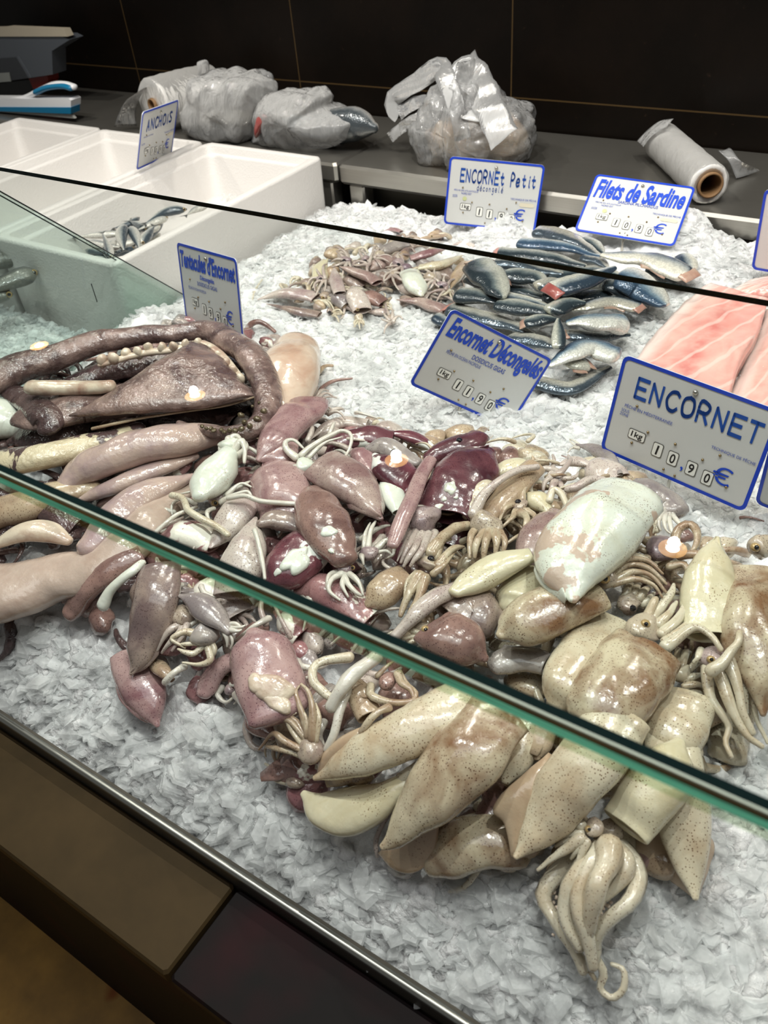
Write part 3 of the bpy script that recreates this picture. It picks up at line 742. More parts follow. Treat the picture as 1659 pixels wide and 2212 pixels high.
def add_head(t, o, head, lift, mat):
    px, py, r = head[:3]
    p = proj(px, py, lift); rm = 0.86 * r * m_per_px(p); p = p + np.array([0, 0, rm * 0.35])
    g = np.random.default_rng(nseed()); V, Fc = ball_geo(p, (rm * g.uniform(.85, 1.2), rm * g.uniform(.85, 1.15), rm * 0.66), 22, 14)
    V = wob(wob(V, 70, rm * 0.26, nseed()), 200, rm * 0.10, nseed())
    remember(t, V, Fc); mesh('head', V, Fc, mat, t, o)
def add_arms(t, o, arms, lift, mat, name='arm', end=0.22):
    for k, a in enumerate(arms):
        V, Fc, UV = arm_geo(a[0], a[1], lift + (a[2] if len(a) > 2 else 0.0015 * (k % 3)), end=end)
        mesh(name, V, Fc, mat, t, o, uv=UV)
def squid(label, pts, w, mat, lift=0.0, fins=(0, 0), prof='std', head=None, eye=None, arms=None, hollow=True, fin_mat=None, head_mat='head', arm_mat='arm', flat=0.62,
          name='squid', cat='squid', group=None, part='mantle', gold=True, hl=0.0, amp=0.07, finspan=(0.03, 0.52)):
    P, rs, rn, r = body(pts, w, lift, prof, flat=flat)
    base = P[len(P) // 2].copy(); base[2] -= rn.max()
    t = thing(name, label, cat, base, group); o = base
    V, Fc, UV = tube_geo(P, rs, rn, 22, True, True, hollow)
    V = wob(wob(V, 28, r * amp * 1.6, nseed()), 75, r * amp * 0.6, nseed()); remember(t, V, Fc)
    mesh(part, V, Fc, M[mat], t, o, uv=UV)
    if fins[0] or fins[1]:
        T, S, Nn = frames(P); n = len(P); i0, i1 = int(finspan[0] * n), int(finspan[1] * n)
        idx = np.linspace(i0, i1, 12).astype(int); tt = np.linspace(0, 1, 12)
        fl = np.minimum(tt / 0.62, (1 - tt) / 0.38) ** 0.85
        for s, f in ((-1, fins[0]), (1, fins[1])):
            if not f: continue
            A = P[idx] + s * S[idx] * (rs[idx] * 0.55)[:, None] + np.array([0, 0, r * 0.10])
            B = P[idx] + s * S[idx] * (rs[idx] * 0.7 + f * r * fl)[:, None]
            B[:, 2] = P[idx][:, 2] - r * 0.20 * fl
            B = B + T[idx] * (-0.25 * f * r * fl)[:, None]
            V, Fc, uv = sheet_geo(A, B, r * 0.16, r * 0.06, 16, 8, r * 0.03, nseed())
            mesh('fin', wob(V, 45, r * 0.04, nseed()), Fc, M[fin_mat or mat], t, o, uv=uv)
    if head: add_head(t, o, head, lift + hl, M[head_mat])
    if eye:
        for e in (eye if isinstance(eye, list) else [eye]):
            eye_parts(t, o, e[0], e[1], e[2], lift + hl + (e[3] if len(e) > 3 else 0.75 * (head[2] if head else w / 2) * m_per_px(base)), gold)
    if arms: add_arms(t, o, arms, lift + hl, M[arm_mat])
    return t
def squid_head(label, head, arms, mat='head', arm_mat='arm', lift=0.01, eye=None, group=None, cat='squid', name='squid', gold=True, end=0.22):
    p = proj(head[0], head[1], lift); t = thing(name, label, cat, p, group)
    add_head(t, p, head, lift, M[mat])
    if eye:
        for e in (eye if isinstance(eye, list) else [eye]): eye_parts(t, p, e[0], e[1], e[2], lift + 0.8 * head[2] * m_per_px(p), gold)
    add_arms(t, p, arms, lift, M[arm_mat], end=end)
    return t
def loose_arm(label, poly, rpx, mat, lift=0.02, end=0.3, cat='tentacle', name='squid_tentacle', group=None, blunt=False):
    V, Fc, UV = arm_geo(poly, rpx, lift, n=22, end=end, seg=10, blunt=blunt)
    o = V.mean(0); o[2] = V[:, 2].min()
    ob = mesh(name, V, Fc, M[mat], None, o, uv=UV); ob.location = o
    return tag(ob, label, cat, group)
def patch_sheet(label, A, B, mat, lift, th=0.004, dome=0.004, name='squid_flap', cat='squid', group=None):
    PA = [proj(a, b, lift) for a, b in A]; PB = [proj(a, b, lift) for a, b in B]
    V, Fc, uv = sheet_geo(PA, PB, th, dome, 20, 12, 0.001, nseed()); V = wob(V, 40, th * 0.3, nseed())
    o = V.mean(0); o[2] = V[:, 2].min()
    ob = mesh(name, V, Fc, M[mat], None, o, uv=uv); ob.location = o
    return tag(ob, label, cat, group)
def skin_patch(t, px, py, rx, ry, ang, mat, name='skin_patch', jag=0.14, th=0.0009):
    g = np.random.default_rng(nseed()); V = []; n = 30; ca, sa = math.cos(math.radians(ang)), math.sin(math.radians(ang)); ok = True
    ph = g.uniform(0, 6.28, 4); rings = (0.0, 0.4, 0.75, 0.93, 1.0); lv = (1.0, 1.0, 0.9, 0.55, -0.3)
    for q, hh in zip(rings, lv):
        for i in range(n):
            a = 2 * math.pi * i / n; k = q * (1 + jag * (math.sin(2 * a + ph[0]) + 0.7 * math.sin(3 * a + ph[1]) + 0.5 * math.sin(5 * a + ph[2])))
            u, v = rx * k * math.cos(a), ry * k * math.sin(a)
            h = surf(t, px + u * ca - v * sa, py + u * sa + v * ca)
            if h is None: ok = False; break
            V.append(np.array(h[0]) + np.array(h[1]) * th * hh * 1.6)
        if not ok: break
    if not ok: return None
    Fc = [(j * n + i, j * n + (i + 1) % n, (j + 1) * n + (i + 1) % n, (j + 1) * n + i) for j in range(len(rings) - 1) for i in range(n)]
    return mesh(name, V, Fc, M[mat], t, t.location)
def fin_flap(t, A, B, mat, lift, th=0.005, dome=0.004):
    PA = [proj(a, b, lift) for a, b in A]; PB = [proj(a, b, lift - 0.004) for a, b in B]
    V, Fc, uv = sheet_geo(PA, PB, th, dome, 20, 12, 0.0008, nseed())
    return mesh('fin', wob(V, 40, th * 0.25, nseed()), Fc, mat, t, t.location, uv=uv)
AA = auto_arms
GP, GB, GS, GT = 'purple squid heap in the middle', 'beige squid heap in front', 'small squid at the back', 'giant squid pieces at left'

# ---- giant squid pieces at left
def giant(label, pts, rad, mat, lift=0.0, flat=0.7, hollow=False, name='giant_squid_tentacle', cat='giant squid', amp=0.05, n=40, group=GT, r0=True):
    n_ = n; P2 = crs(np.array([(a[0], a[1], b) for a, b in zip(pts, rad)], float), n_)
    P = []; rr = []
    for a, b, q in P2:
        c = proj(a, b, lift); s = max(q, 1.5) * m_per_px(c); P.append(proj(a, b, lift + s * flat * 0.7)); rr.append(s)
    P = np.array(P); rr = np.array(rr)
    for i in range(2): P[:, 2] = np.convolve(np.pad(P[:, 2], 3, 'edge'), np.ones(7) / 7, 'valid')
    V, Fc, UV = tube_geo(P, rr, rr * flat, 28, r0, True, hollow)
    r = rr.max(); V = wob(wob(V, 18, r * amp * 1.6, nseed()), 60, r * amp * 0.7, nseed())
    o = V.mean(0); o[2] = V[:, 2].min(); t = thing(name, label, cat, o, group)
    mesh('flesh', V, Fc, M[mat], t, o, uv=UV); return t
giant('smooth greyish mantle slab sweeping under the teal glass edge at far left', [(-90, 1285), (30, 1275), (150, 1250), (250, 1192), (335, 1118), (400, 1050)], [78, 76, 66, 60, 52, 22], 'lilacpale', 0.0, 0.6, name='giant_squid_mantle')
giant('tan tentacle stump above the smooth grey mantle at left edge', [(-60, 1125), (40, 1098), (120, 1072), (205, 1055)], [44, 42, 38, 24], 'tan', 0.005)
giant('cream pointed flesh chunk lying in the fold of the grey mantle', [(-10, 1178), (50, 1150), (105, 1148), (150, 1170)], [12, 26, 28, 12], 'ivory', 0.015, name='giant_squid_chunk')
giant('glossy lilac tentacle running from the brown flap toward the white cuttlefish', [(120, 1065), (190, 1010), (290, 970), (390, 948), (470, 942)], [14, 42, 48, 46, 26], 'lilac', 0.016)
giant('narrow brown lilac strip below the glossy lilac tentacle', [(170, 1080), (260, 1045), (350, 1010), (425, 985)], [12, 24, 22, 10], 'lilac', 0.008)
giant('pale lilac tentacle with pointed end beside the white cuttlefish', [(190, 1190), (260, 1110), (330, 1060), (415, 1028)], [30, 44, 38, 8], 'lilac', 0.014)
giant('cream frilled tentacle with torn dark skin left of the lilac tentacle', [(-40, 1015), (60, 990), (170, 968), (300, 930)], [34, 36, 34, 22], 'creamdark', 0.015)
giant('white lumpy flesh under the brown flap at the left edge', [(-60, 900), (0, 905), (50, 920)], [46, 50, 30], 'white', 0.01, name='giant_squid_chunk')
giant('pale peach rounded tentacle end behind the pink squid', [(590, 930), (606, 870), (620, 805), (640, 762)], [34, 58, 68, 48], 'peach', 0.0)
tt_ = giant('long brown tentacle looping over the heap, lined with suckers', [(-70, 850), (40, 800), (150, 757), (290, 727), (410, 717), (500, 735), (556, 790), (580, 860), (560, 915), (500, 935), (440, 928), (388, 911)],
            [46, 42, 34, 26, 24, 30, 34, 30, 25, 21, 14, 6], 'giant', 0.034, 0.75, n=70)
def bumps(t, pts, r0, r1, mat, lift, name, hgt=0.8):
    for k, (a, b) in enumerate(pts):
        p = proj(a, b, lift); r = (r0 + (r1 - r0) * k / max(1, len(pts) - 1)) * m_per_px(p)
        _q = np.random.default_rng(nseed()).uniform(0.75, 1.2, 3); V, Fc = ball_geo(p, (r * _q[0], r * _q[1], r * hgt * _q[2]), 12, 8); mesh(name, wob(V, 160, r * 0.2, nseed()), Fc, M[mat], t, t.location)
bumps(tt_, [(570, 889), (521, 897), (556, 905), (528, 912), (540, 920), (522, 927), (508, 930), (496, 930), (484, 933), (478, 928), (462, 930), (455, 926), (445, 926), (436, 921), (560, 870), (545, 878)], 9, 4, 'sucker', 0.052, 'sucker')
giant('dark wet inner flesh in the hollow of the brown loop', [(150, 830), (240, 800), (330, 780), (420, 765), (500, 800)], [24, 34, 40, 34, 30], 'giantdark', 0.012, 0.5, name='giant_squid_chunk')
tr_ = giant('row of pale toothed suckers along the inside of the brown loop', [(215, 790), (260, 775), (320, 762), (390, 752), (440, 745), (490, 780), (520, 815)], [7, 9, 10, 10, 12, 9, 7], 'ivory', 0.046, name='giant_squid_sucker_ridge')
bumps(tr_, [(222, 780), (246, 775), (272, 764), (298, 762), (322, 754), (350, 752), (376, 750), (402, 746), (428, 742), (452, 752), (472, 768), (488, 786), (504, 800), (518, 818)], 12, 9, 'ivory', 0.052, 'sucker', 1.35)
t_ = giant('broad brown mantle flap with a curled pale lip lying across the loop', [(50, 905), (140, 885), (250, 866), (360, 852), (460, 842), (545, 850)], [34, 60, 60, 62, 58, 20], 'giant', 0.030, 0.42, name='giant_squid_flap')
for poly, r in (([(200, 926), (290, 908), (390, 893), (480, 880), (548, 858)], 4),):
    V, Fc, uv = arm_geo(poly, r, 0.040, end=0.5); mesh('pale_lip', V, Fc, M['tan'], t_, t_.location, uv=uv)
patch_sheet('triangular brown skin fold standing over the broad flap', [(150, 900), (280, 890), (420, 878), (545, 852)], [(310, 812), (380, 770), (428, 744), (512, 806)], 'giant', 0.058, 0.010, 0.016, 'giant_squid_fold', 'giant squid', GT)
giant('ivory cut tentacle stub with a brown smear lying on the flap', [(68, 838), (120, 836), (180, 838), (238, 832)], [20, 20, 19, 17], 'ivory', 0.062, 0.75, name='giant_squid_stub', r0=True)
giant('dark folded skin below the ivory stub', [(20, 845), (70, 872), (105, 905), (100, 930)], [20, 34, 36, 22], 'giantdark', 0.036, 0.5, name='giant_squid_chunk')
loose_arm('thin brown tentacle tip curling on the ice behind the slanted sign', [(532, 716), (545, 704), (566, 702), (594, 716)], 8, 'brown', 0.004, 0.5)
loose_arm('thin tan tentacle curling on the ice right of the peach stub', [(684, 812), (700, 796), (718, 790)], 6, 'tan', 0.004, 0.5)
loose_arm('thin brown tentacle lying on ice below the curled tan one', [(686, 850), (700, 838), (724, 826), (760, 818)], 6, 'brown', 0.004, 0.4)

# ---- purple and pink squid, middle heap
squid('pink squid with flared fin touching the giant tentacle loop', [(556, 1000), (590, 960), (630, 910), (668, 872)], 96, 'pink', 0.020, (0.2, 0.75), arms=AA(685, 860, -40, 40, 4, 60, 6), arm_mat='armpink', group=GP)
squid('pink squid body just right of the white cuttlefish', [(575, 1000), (600, 1040), (615, 1085), (612, 1120)], 112, 'pink', 0.018, prof='wide', fins=(0.25, 0.2), group=GP)
t_ = squid('plump white cuttlefish with arms pointing up', [(432, 1072), (448, 1045), (474, 1010), (492, 978)], 82, 'white', 0.040, prof='bulb', hollow=False, flat=0.75, head=(500, 972, 30), head_mat='white',
      arms=[([(490, 975), (500, 955), (512, 948), (522, 952)], 11), ([(505, 975), (522, 960), (530, 975), (528, 1000)], 11), ([(498, 968), (496, 952), (508, 945)], 10), ([(515, 985), (532, 975), (530, 955)], 10), ([(485, 985), (478, 970), (492, 958)], 9)],
      arm_mat='armpale', name='cuttlefish', cat='cuttlefish', group=GP, amp=0.05)
squid('lilac squid with a ringed gold eye below the white cuttlefish', [(452, 1188), (480, 1150), (506, 1115), (530, 1075)], 76, 'palepink', 0.018, head=(470, 1082, 26), eye=(464, 1088, 11),
      arms=[([(480, 1075), (505, 1062), (530, 1050), (540, 1040)], 8), ([(478, 1085), (505, 1075), (535, 1066), (545, 1075)], 8), ([(490, 1070), (520, 1050), (542, 1052)], 7), ([(462, 1098), (448, 1112), (455, 1130)], 7)], head_mat='headpink', arm_mat='armpale', group=GP, hl=0.012)
loose_arm('long white tentacle stretched between the eyed squid and brown squid', [(493, 1076), (530, 1074), (562, 1086), (600, 1090), (648, 1090), (672, 1070)], 7, 'armpale', 0.044, 0.7, group=GP)
loose_arm('beige tentacle snaking down left of the eyed squid', [(372, 1070), (396, 1080), (408, 1108), (440, 1128), (470, 1142), (492, 1156)], 9, 'arm', 0.036, 0.7, group=GP)
loose_arm('white tentacle strand left of the eyed squid', [(336, 1150), (375, 1120), (400, 1108), (425, 1095)], 6, 'armpale', 0.034, 0.6, group=GP)
squid('pinkish tan squid body wedged above the brown spotted one', [(826, 1116), (790, 1075), (745, 1035), (694, 1006)], 104, 'pinkgrey', 0.030, (0.3, 0.15), group=GP)
t_ = squid('pinkish brown squid with a round white patch, head down', [(672, 1062), (688, 1108), (714, 1160), (742, 1208)], 106, 'brown', 0.036, prof='bulb', amp=0.04, hollow=False, head=(748, 1232, 20), eye=(762, 1226, 8),
      arms=[([(745, 1240), (752, 1265), (770, 1285), (784, 1288)], 9), ([(738, 1240), (716, 1258), (712, 1280), (735, 1296)], 9), ([(755, 1240), (775, 1262), (784, 1284)], 8), ([(735, 1232), (712, 1248), (704, 1270)], 8), ([(745, 1245), (740, 1270), (752, 1290)], 8)], head_mat='headpink', arm_mat='armpale', group=GP)
skin_patch(t_, 710, 1148, 18, 12, 10, 'white')
skin_patch(t_, 716, 1190, 8, 5, 40, 'white')
t_ = squid('dark maroon squid with white spots under the slanted sign', [(1062, 968), (1020, 1010), (985, 1060), (955, 1110)], 128, 'maroon', 0.022, prof='wide', fins=(0.0, 0.55), group=GP, fin_mat='maroon')
skin_patch(t_, 973, 1054, 16, 12, -50, 'white')
skin_patch(t_, 960, 1078, 6, 5, 0, 'white')
skin_patch(t_, 948, 1094, 9, 6, -30, 'white')
skin_patch(t_, 985, 1075, 5, 4, 0, 'white')
squid('narrow lilac-pink squid tube left of the dark maroon squid', [(848, 1178), (870, 1120), (900, 1050), (930, 992)], 34, 'pink', 0.052, prof='blunt', group=GP, amp=0.05)
squid('torn maroon squid body left of the lilac tube, half peeled', [(808, 985), (840, 1010), (872, 1035), (895, 1048)], 74, 'maroontorn', 0.024, prof='wide', group=GP)
squid('small white peeled squid between the lilac tube and pinkish tan squid', [(828, 1040), (845, 1065), (862, 1105)], 50, 'white', 0.026, prof='bulb', group=GP)
squid('curled pink squid above the pinkish tan squid', [(770, 976), (788, 990), (804, 1020), (815, 1045)], 46, 'pink', 0.022, prof='blunt', group=GP)
squid('very dark maroon squid behind the white looped tentacle', [(704, 978), (745, 955), (800, 945), (850, 950)], 56, 'maroon', 0.008, prof='wide', group=GP)
squid('grey translucent squid head with dark eye at the rear of the heap', [(795, 968), (830, 962), (862, 978), (900, 1000)], 48, 'grey', 0.026, prof='bulb', eye=(852, 976, 11, 0.036), gold=False, group=GP, hollow=False)
squid('striped maroon and white squid at the rear beside the ice', [(832, 936), (870, 940), (910, 955), (945, 975)], 34, 'maroontorn', 0.012, group=GP, prof='spindle')
squid('maroon squid with black eye at the rear right of the purple heap', [(930, 992), (965, 975), (1000, 960), (1035, 945)], 54, 'maroon', 0.012, prof='blunt', eye=(992, 950, 9, 0.038), gold=False, arms=AA(1035, 942, -10, 34, 4, 70, 7), arm_mat='armbrown', group=GP)
squid('small lavender squid on the ice edge behind the pink squid', [(672, 948), (700, 925), (735, 914), (792, 914)], 34, 'palepink', 0.004, group=GP, head=(800, 912, 13), arms=AA(808, 914, 5, 26, 4, 60, 5))
squid_head('pale cream squid head with white looped tentacles behind the pinkish tan squid', (660, 1008, 26), [([(640, 990), (620, 975), (618, 960), (636, 955), (655, 968)], 9), ([(650, 985), (672, 968), (716, 944), (742, 936), (760, 948), (752, 980), (728, 998)], 8),
           ([(668, 988), (700, 962), (738, 944)], 6), ([(680, 1005), (710, 1000), (728, 1002)], 8), ([(640, 1010), (628, 1020), (640, 1030)], 8)], 'white', 'armpale', 0.04, group=GP)
squid_head('violet squid head with pink arms pointing down beside the maroon squid', (918, 1132, 42), [([(900, 1150), (885, 1185), (866, 1215)], 12), ([(912, 1155), (895, 1195), (872, 1222)], 12), ([(925, 1155), (912, 1195), (885, 1222)], 12), ([(940, 1150), (930, 1185), (905, 1212)], 11), ([(888, 1150), (872, 1185), (858, 1212)], 7), ([(880, 1120), (884, 1106), (908, 1098), (930, 1106), (936, 1118)], 7)], 'headpink', 'armpink', 0.034, group=GP)
squid_head('speckled squid head with curled arms between brown squid and violet head', (800, 1200, 27), [([(815, 1185), (835, 1172), (850, 1180), (850, 1200), (838, 1204)], 8), ([(812, 1195), (835, 1194), (848, 1200)], 6), ([(795, 1180), (802, 1150), (812, 1125)], 8), ([(786, 1185), (790, 1155), (800, 1130)], 7), ([(780, 1200), (785, 1220)], 8)], 'headpink', 'armpale', 0.03, group=GP)
t_ = squid('torn maroon squid with large white bare patch above the glass edge', [(575, 1262), (610, 1232), (650, 1195), (690, 1160)], 112, 'maroontorn', 0.022, prof='wide', group=GP)
skin_patch(t_, 640, 1212, 40, 22, -48, 'white', jag=0.2, th=0.002)
skin_patch(t_, 600, 1236, 12, 6, -50, 'white')
squid('pale pink speckled squid straddling the glass edge in the middle', [(552, 1118), (535, 1165), (518, 1220), (505, 1285)], 92, 'palepink', 0.020, group=GP, prof='std')
loose_arm('white tentacle strip lying on the pale pink speckled squid', [(550, 1145), (560, 1180), (568, 1220), (572, 1250)], 6, 'armpale', 0.052, 0.6, group=GP)
squid('glassy brown squid head with yellow rim above the pale pink squid', [(560, 1132), (590, 1125), (625, 1130), (662, 1146)], 52, 'greybrown', 0.032, prof='bulb', hollow=False, arms=[([(640, 1110), (652, 1103), (662, 1110), (668, 1125)], 6)], group=GP, arm_mat='armpale')
squid('maroon-pink squid lying under the beige tentacle', [(345, 1158), (390, 1150), (430, 1158), (470, 1172)], 72, 'pinktorn', 0.012, prof='wide', group=GP)
squid('pink squid with torn white stripes behind the glass edge', [(640, 1278), (690, 1270), (745, 1300), (800, 1340)], 82, 'pinktorn', 0.014, prof='wide', group=GP)
squid('tan translucent squid body below the violet head', [(792, 1305), (820, 1285), (845, 1262), (878, 1240)], 76, 'tan', 0.022, prof='wide', group=GP)

# ---- front left, under the glass edge
squid('rusty squid cut open with white innards beside the grey mantle', [(150, 1332), (185, 1280), (232, 1235), (305, 1195)], 64, 'brown', 0.014, prof='blunt', group=GP)
loose_arm('white innards strip lying along the rusty cut squid', [(222, 1308), (240, 1282), (268, 1258), (292, 1238), (308, 1216)], 15, 'white', 0.036, 0.45, 'squid innards', 'squid_innards', GP)
squid('long grey-brown squid pointing down at the front left', [(284, 1458), (308, 1395), (334, 1320), (345, 1225)], 96, 'greybrown', 0.026, (0.0, 0.3), group=GP)
squid('pink squid tail pointing down onto the front ice', [(341, 1572), (322, 1525), (295, 1460), (278, 1405)], 92, 'pink', 0.006, (0.35, 0.1), group=GP, finspan=(0.12, 0.9))
squid('pale violet gutted squid head at the front left', [(385, 1285), (425, 1300), (460, 1330), (495, 1365)], 62, 'grey', 0.034, prof='spindle', hollow=False, arms=AA(495, 1360, 35, 46, 5, 80, 8), arm_mat='armpale', group=GP)
squid_head('dotted grey squid head with long arms left of the pale violet head', (392, 1335, 30), [([(385, 1350), (362, 1375), (340, 1405)], 11), ([(395, 1358), (378, 1385), (350, 1410)], 11), ([(405, 1350), (395, 1380), (372, 1405)], 10), ([(375, 1340), (345, 1370), (330, 1400)], 9)], 'head', 'armpink', 0.024, group=GP)
squid_head('cream dotted squid arms bundled at the front left edge', (445, 1380, 34), [([(430, 1372), (400, 1370), (372, 1385), (400, 1398)], 10), ([(440, 1395), (420, 1415), (400, 1412), (385, 1402)], 10), ([(450, 1400), (455, 1430), (430, 1440), (395, 1432)], 10), ([(455, 1385), (466, 1410), (450, 1432)], 9), ([(430, 1390), (410, 1395), (390, 1392)], 8)], 'grey', 'arm', 0.03, group=GP)
loose_arm('pale cut tentacle bar resting on brown scraps at the front', [(398, 1440), (378, 1458), (357, 1474)], 9, 'armpale', 0.024, 0.9, group=GP)
squid('brown squid scrap behind the pale cut bar', [(316, 1424), (345, 1440), (372, 1470)], 34, 'tan', 0.010, prof='spindle', group=GP)
squid('glossy pink squid tube at the front ice edge', [(440, 1504), (455, 1470), (475, 1445), (505, 1425)], 46, 'pink', 0.014, prof='blunt', group=GP, hollow=False)
squid_head('pale coiled tentacles below the glossy pink tube', (500, 1490, 20), [([(480, 1485), (472, 1505), (490, 1520), (510, 1500)], 8), ([(500, 1478), (520, 1485), (525, 1505), (505, 1520)], 8), ([(510, 1500), (528, 1530), (540, 1555)], 11), ([(515, 1480), (530, 1470), (540, 1450)], 8)], 'headpink', 'armpale', 0.010, group=GP)
t_ = squid('square pink squid with peeled white lower half at the front', [(548, 1368), (560, 1415), (580, 1470), (608, 1540)], 136, 'pink', 0.034, prof='wide', group=GP, fins=(0.3, 0.25), hollow=False, amp=0.05)
skin_patch(t_, 590, 1488, 50, 30, 8, 'ivory', jag=0.08, th=0.002)
skin_patch(t_, 600, 1518, 34, 20, 20, 'ivory', jag=0.1, th=0.002)
skin_patch(t_, 556, 1478, 26, 18, 40, 'ivory', jag=0.1, th=0.002)
squid('brown bulb-shaped squid tail against the front ice', [(536, 1548), (558, 1560), (592, 1585)], 58, 'brown', 0.004, prof='bulb', hollow=False, group=GP)
squid_head('cream squid head with brown arms climbing over the square pink squid', (668, 1622, 34), [([(662, 1600), (640, 1560), (610, 1545), (595, 1525), (600, 1500), (628, 1488), (634, 1460), (620, 1432)], 9), ([(668, 1600), (655, 1550), (640, 1500), (648, 1480)], 9), ([(674, 1598), (676, 1545), (668, 1500), (650, 1478)], 10), ([(680, 1600), (690, 1560), (682, 1520)], 9),
           ([(655, 1610), (630, 1580), (622, 1555), (640, 1540)], 8), ([(650, 1618), (615, 1605), (590, 1590), (560, 1618)], 11), ([(650, 1630), (610, 1625), (575, 1612)], 11), ([(660, 1595), (625, 1560), (600, 1558), (612, 1535)], 8), ([(664, 1590), (662, 1555), (650, 1530)], 8)], 'head', 'armbrown', 0.044, group=GB)
squid_head('small squid head with dark eye at the front ice beside the cream squid', (640, 1690, 24), [([(628, 1682), (610, 1672), (618, 1660), (635, 1668)], 7), ([(622, 1690), (600, 1690), (575, 1670)], 8), ([(630, 1700), (624, 1676), (632, 1665)], 7), ([(620, 1680), (595, 1668), (572, 1650)], 9)], 'head', 'arm', 0.010, eye=(658, 1681, 7), group=GB)
# ---- beige squid, front and right
t_ = squid('big beige squid pointing lower left under the teal glass edge', [(686, 1688), (742, 1655), (820, 1610), (920, 1560), (1030, 1500)], 118, 'beige', 0.034, group=GB)
fin_flap(t_, [(690, 1680), (720, 1650), (750, 1620), (788, 1590)], [(684, 1690), (692, 1640), (730, 1600), (782, 1572)], M['tanfin'], 0.046)
t_ = squid('creamy squid curved like a bean at the front ice edge', [(652, 1712), (690, 1745), (755, 1752), (820, 1728), (872, 1680)], 108, 'cream', 0.024, prof='spindle', hollow=False, group=GB, arms=[([(868, 1684), (890, 1668), (912, 1648), (925, 1640)], 15), ([(872, 1692), (890, 1690), (905, 1670)], 10)], amp=0.05)
t_ = squid('large brown-speckled squid leaning down to the front ice', [(822, 1846), (880, 1775), (945, 1700), (1015, 1620), (1075, 1540)], 150, 'rusty', 0.046, group=GB)
fin_flap(t_, [(825, 1840), (870, 1800), (910, 1775), (950, 1768)], [(818, 1848), (850, 1880), (900, 1886), (946, 1850)], M['tanfin'], 0.030, 0.007)
squid('speckled squid rump half hidden between two big beige squid', [(935, 1862), (1000, 1830), (1060, 1815), (1125, 1830)], 116, 'rusty', 0.004, prof='blunt', hollow=False, group=GB)
t_ = squid('beige squid with broad tan fin, tip nearly touching the front ice', [(1112, 1858), (1165, 1790), (1225, 1705), (1300, 1610), (1350, 1540)], 138, 'beige', 0.044, group=GB)
fin_flap(t_, [(1115, 1852), (1150, 1790), (1185, 1720), (1210, 1640)], [(1104, 1850), (1090, 1780), (1072, 1735), (1184, 1622)], M['tanfin'], 0.050, 0.008)
fin_flap(t_, [(1122, 1855), (1150, 1825), (1185, 1785), (1205, 1745)], [(1125, 1858), (1160, 1850), (1192, 1805), (1212, 1750)], M['tanfin'], 0.034)
squid('cream squid with an open dark mouth above the big arm bundle', [(1470, 1600), (1440, 1660), (1400, 1720), (1352, 1782)], 116, 'cream', 0.040, prof='wide', group=GB)
t_ = squid('beige squid with wide tan fins pointing at the front right ice', [(1502, 1938), (1488, 1860), (1472, 1770), (1455, 1660), (1440, 1560)], 118, 'beige', 0.022, group=GB)
fin_flap(t_, [(1498, 1932), (1480, 1880), (1458, 1820), (1436, 1770)], [(1496, 1940), (1425, 1885), (1364, 1842), (1425, 1750)], M['tanfin'], 0.014, 0.006)
fin_flap(t_, [(1504, 1930), (1500, 1880), (1496, 1830), (1498, 1785)], [(1510, 1935), (1532, 1880), (1542, 1825), (1512, 1780)], M['tanfin'], 0.012, 0.006)
def Mx(*p): return [(1050 + .367 * a, 1700 + .367 * b) for a, b in p]
t_ = squid_head('thick cream tentacles bundled and hanging over the front right ice', (1316, 1800, 34), [
    (Mx((600, 400), (480, 460), (380, 560), (335, 680), (420, 830), (500, 930), (575, 1080)), 25, 0.000),
    (Mx((620, 420), (560, 540), (490, 660), (470, 800), (560, 940)), 29, 0.012),
    (Mx((680, 360), (600, 500), (550, 650), (560, 780), (600, 900), (630, 1060)), 27, 0.016),
    (Mx((720, 350), (710, 480), (660, 600), (625, 720), (600, 860)), 30, 0.022),
    (Mx((760, 360), (810, 450), (800, 560), (700, 650)), 25, 0.012),
    (Mx((790, 370), (860, 470), (880, 580), (840, 700), (700, 820), (650, 900), (640, 1020)), 25, 0.006),
    (Mx((640, 1000), (690, 1100), (670, 1190), (740, 1250), (810, 1190), (805, 1080), (740, 1040)), 11, 0.002),
    (Mx((430, 780), (470, 900), (560, 1020), (640, 1130)), 12, -0.002)], 'head', 'arm', 0.022, group=GB, end=0.4)
bumps(t_, Mx((400, 620), (415, 650), (398, 680), (420, 710), (700, 690), (690, 715), (672, 740), (720, 700), (665, 765), (650, 790), (640, 815), (735, 680), (395, 870), (510, 945), (495, 925)), 5, 4, 'suckerpale', 0.030, 'sucker')
squid_head('cream squid head with gold eye and swept-back arms above the arm bundle', (1282, 1790, 27), [
    (Mx((560, 230), (480, 190), (400, 200), (390, 230), (450, 270), (540, 260)), 12), (Mx((560, 270), (480, 290), (420, 300)), 11), (Mx((560, 300), (470, 380), (380, 440), (305, 490)), 14),
    (Mx((540, 290), (460, 330), (410, 350)), 11), (Mx((580, 310), (540, 380), (500, 420)), 12), (Mx((600, 320), (560, 400), (540, 470), (570, 540)), 9)], 'head', 'arm', 0.046, eye=(1270, 1790, 10), group=GB)
loose_arm('pinkish skin fold above the gold-eyed head by the arm bundle', Mx((430, 170), (520, 120), (600, 100), (650, 50)), 14, 'palepink', 0.050, 0.6, 'squid', 'squid_skin_fold', GB)
squid('beige squid under the glass, left of the square-shouldered one', [(1195, 1545), (1225, 1485), (1270, 1410), (1318, 1335)], 112, 'beige', 0.026, group=GB, prof='wide')
squid('square-shouldered tan squid seen through the glass at right', [(1275, 1600), (1310, 1530), (1350, 1460), (1395, 1400)], 160, 'rusty', 0.032, group=GB, prof='wide')
squid('tan squid lying across, just under the big white one', [(1078, 1372), (1130, 1345), (1200, 1310), (1292, 1280)], 118, 'rusty', 0.042, group=GB, prof='wide')
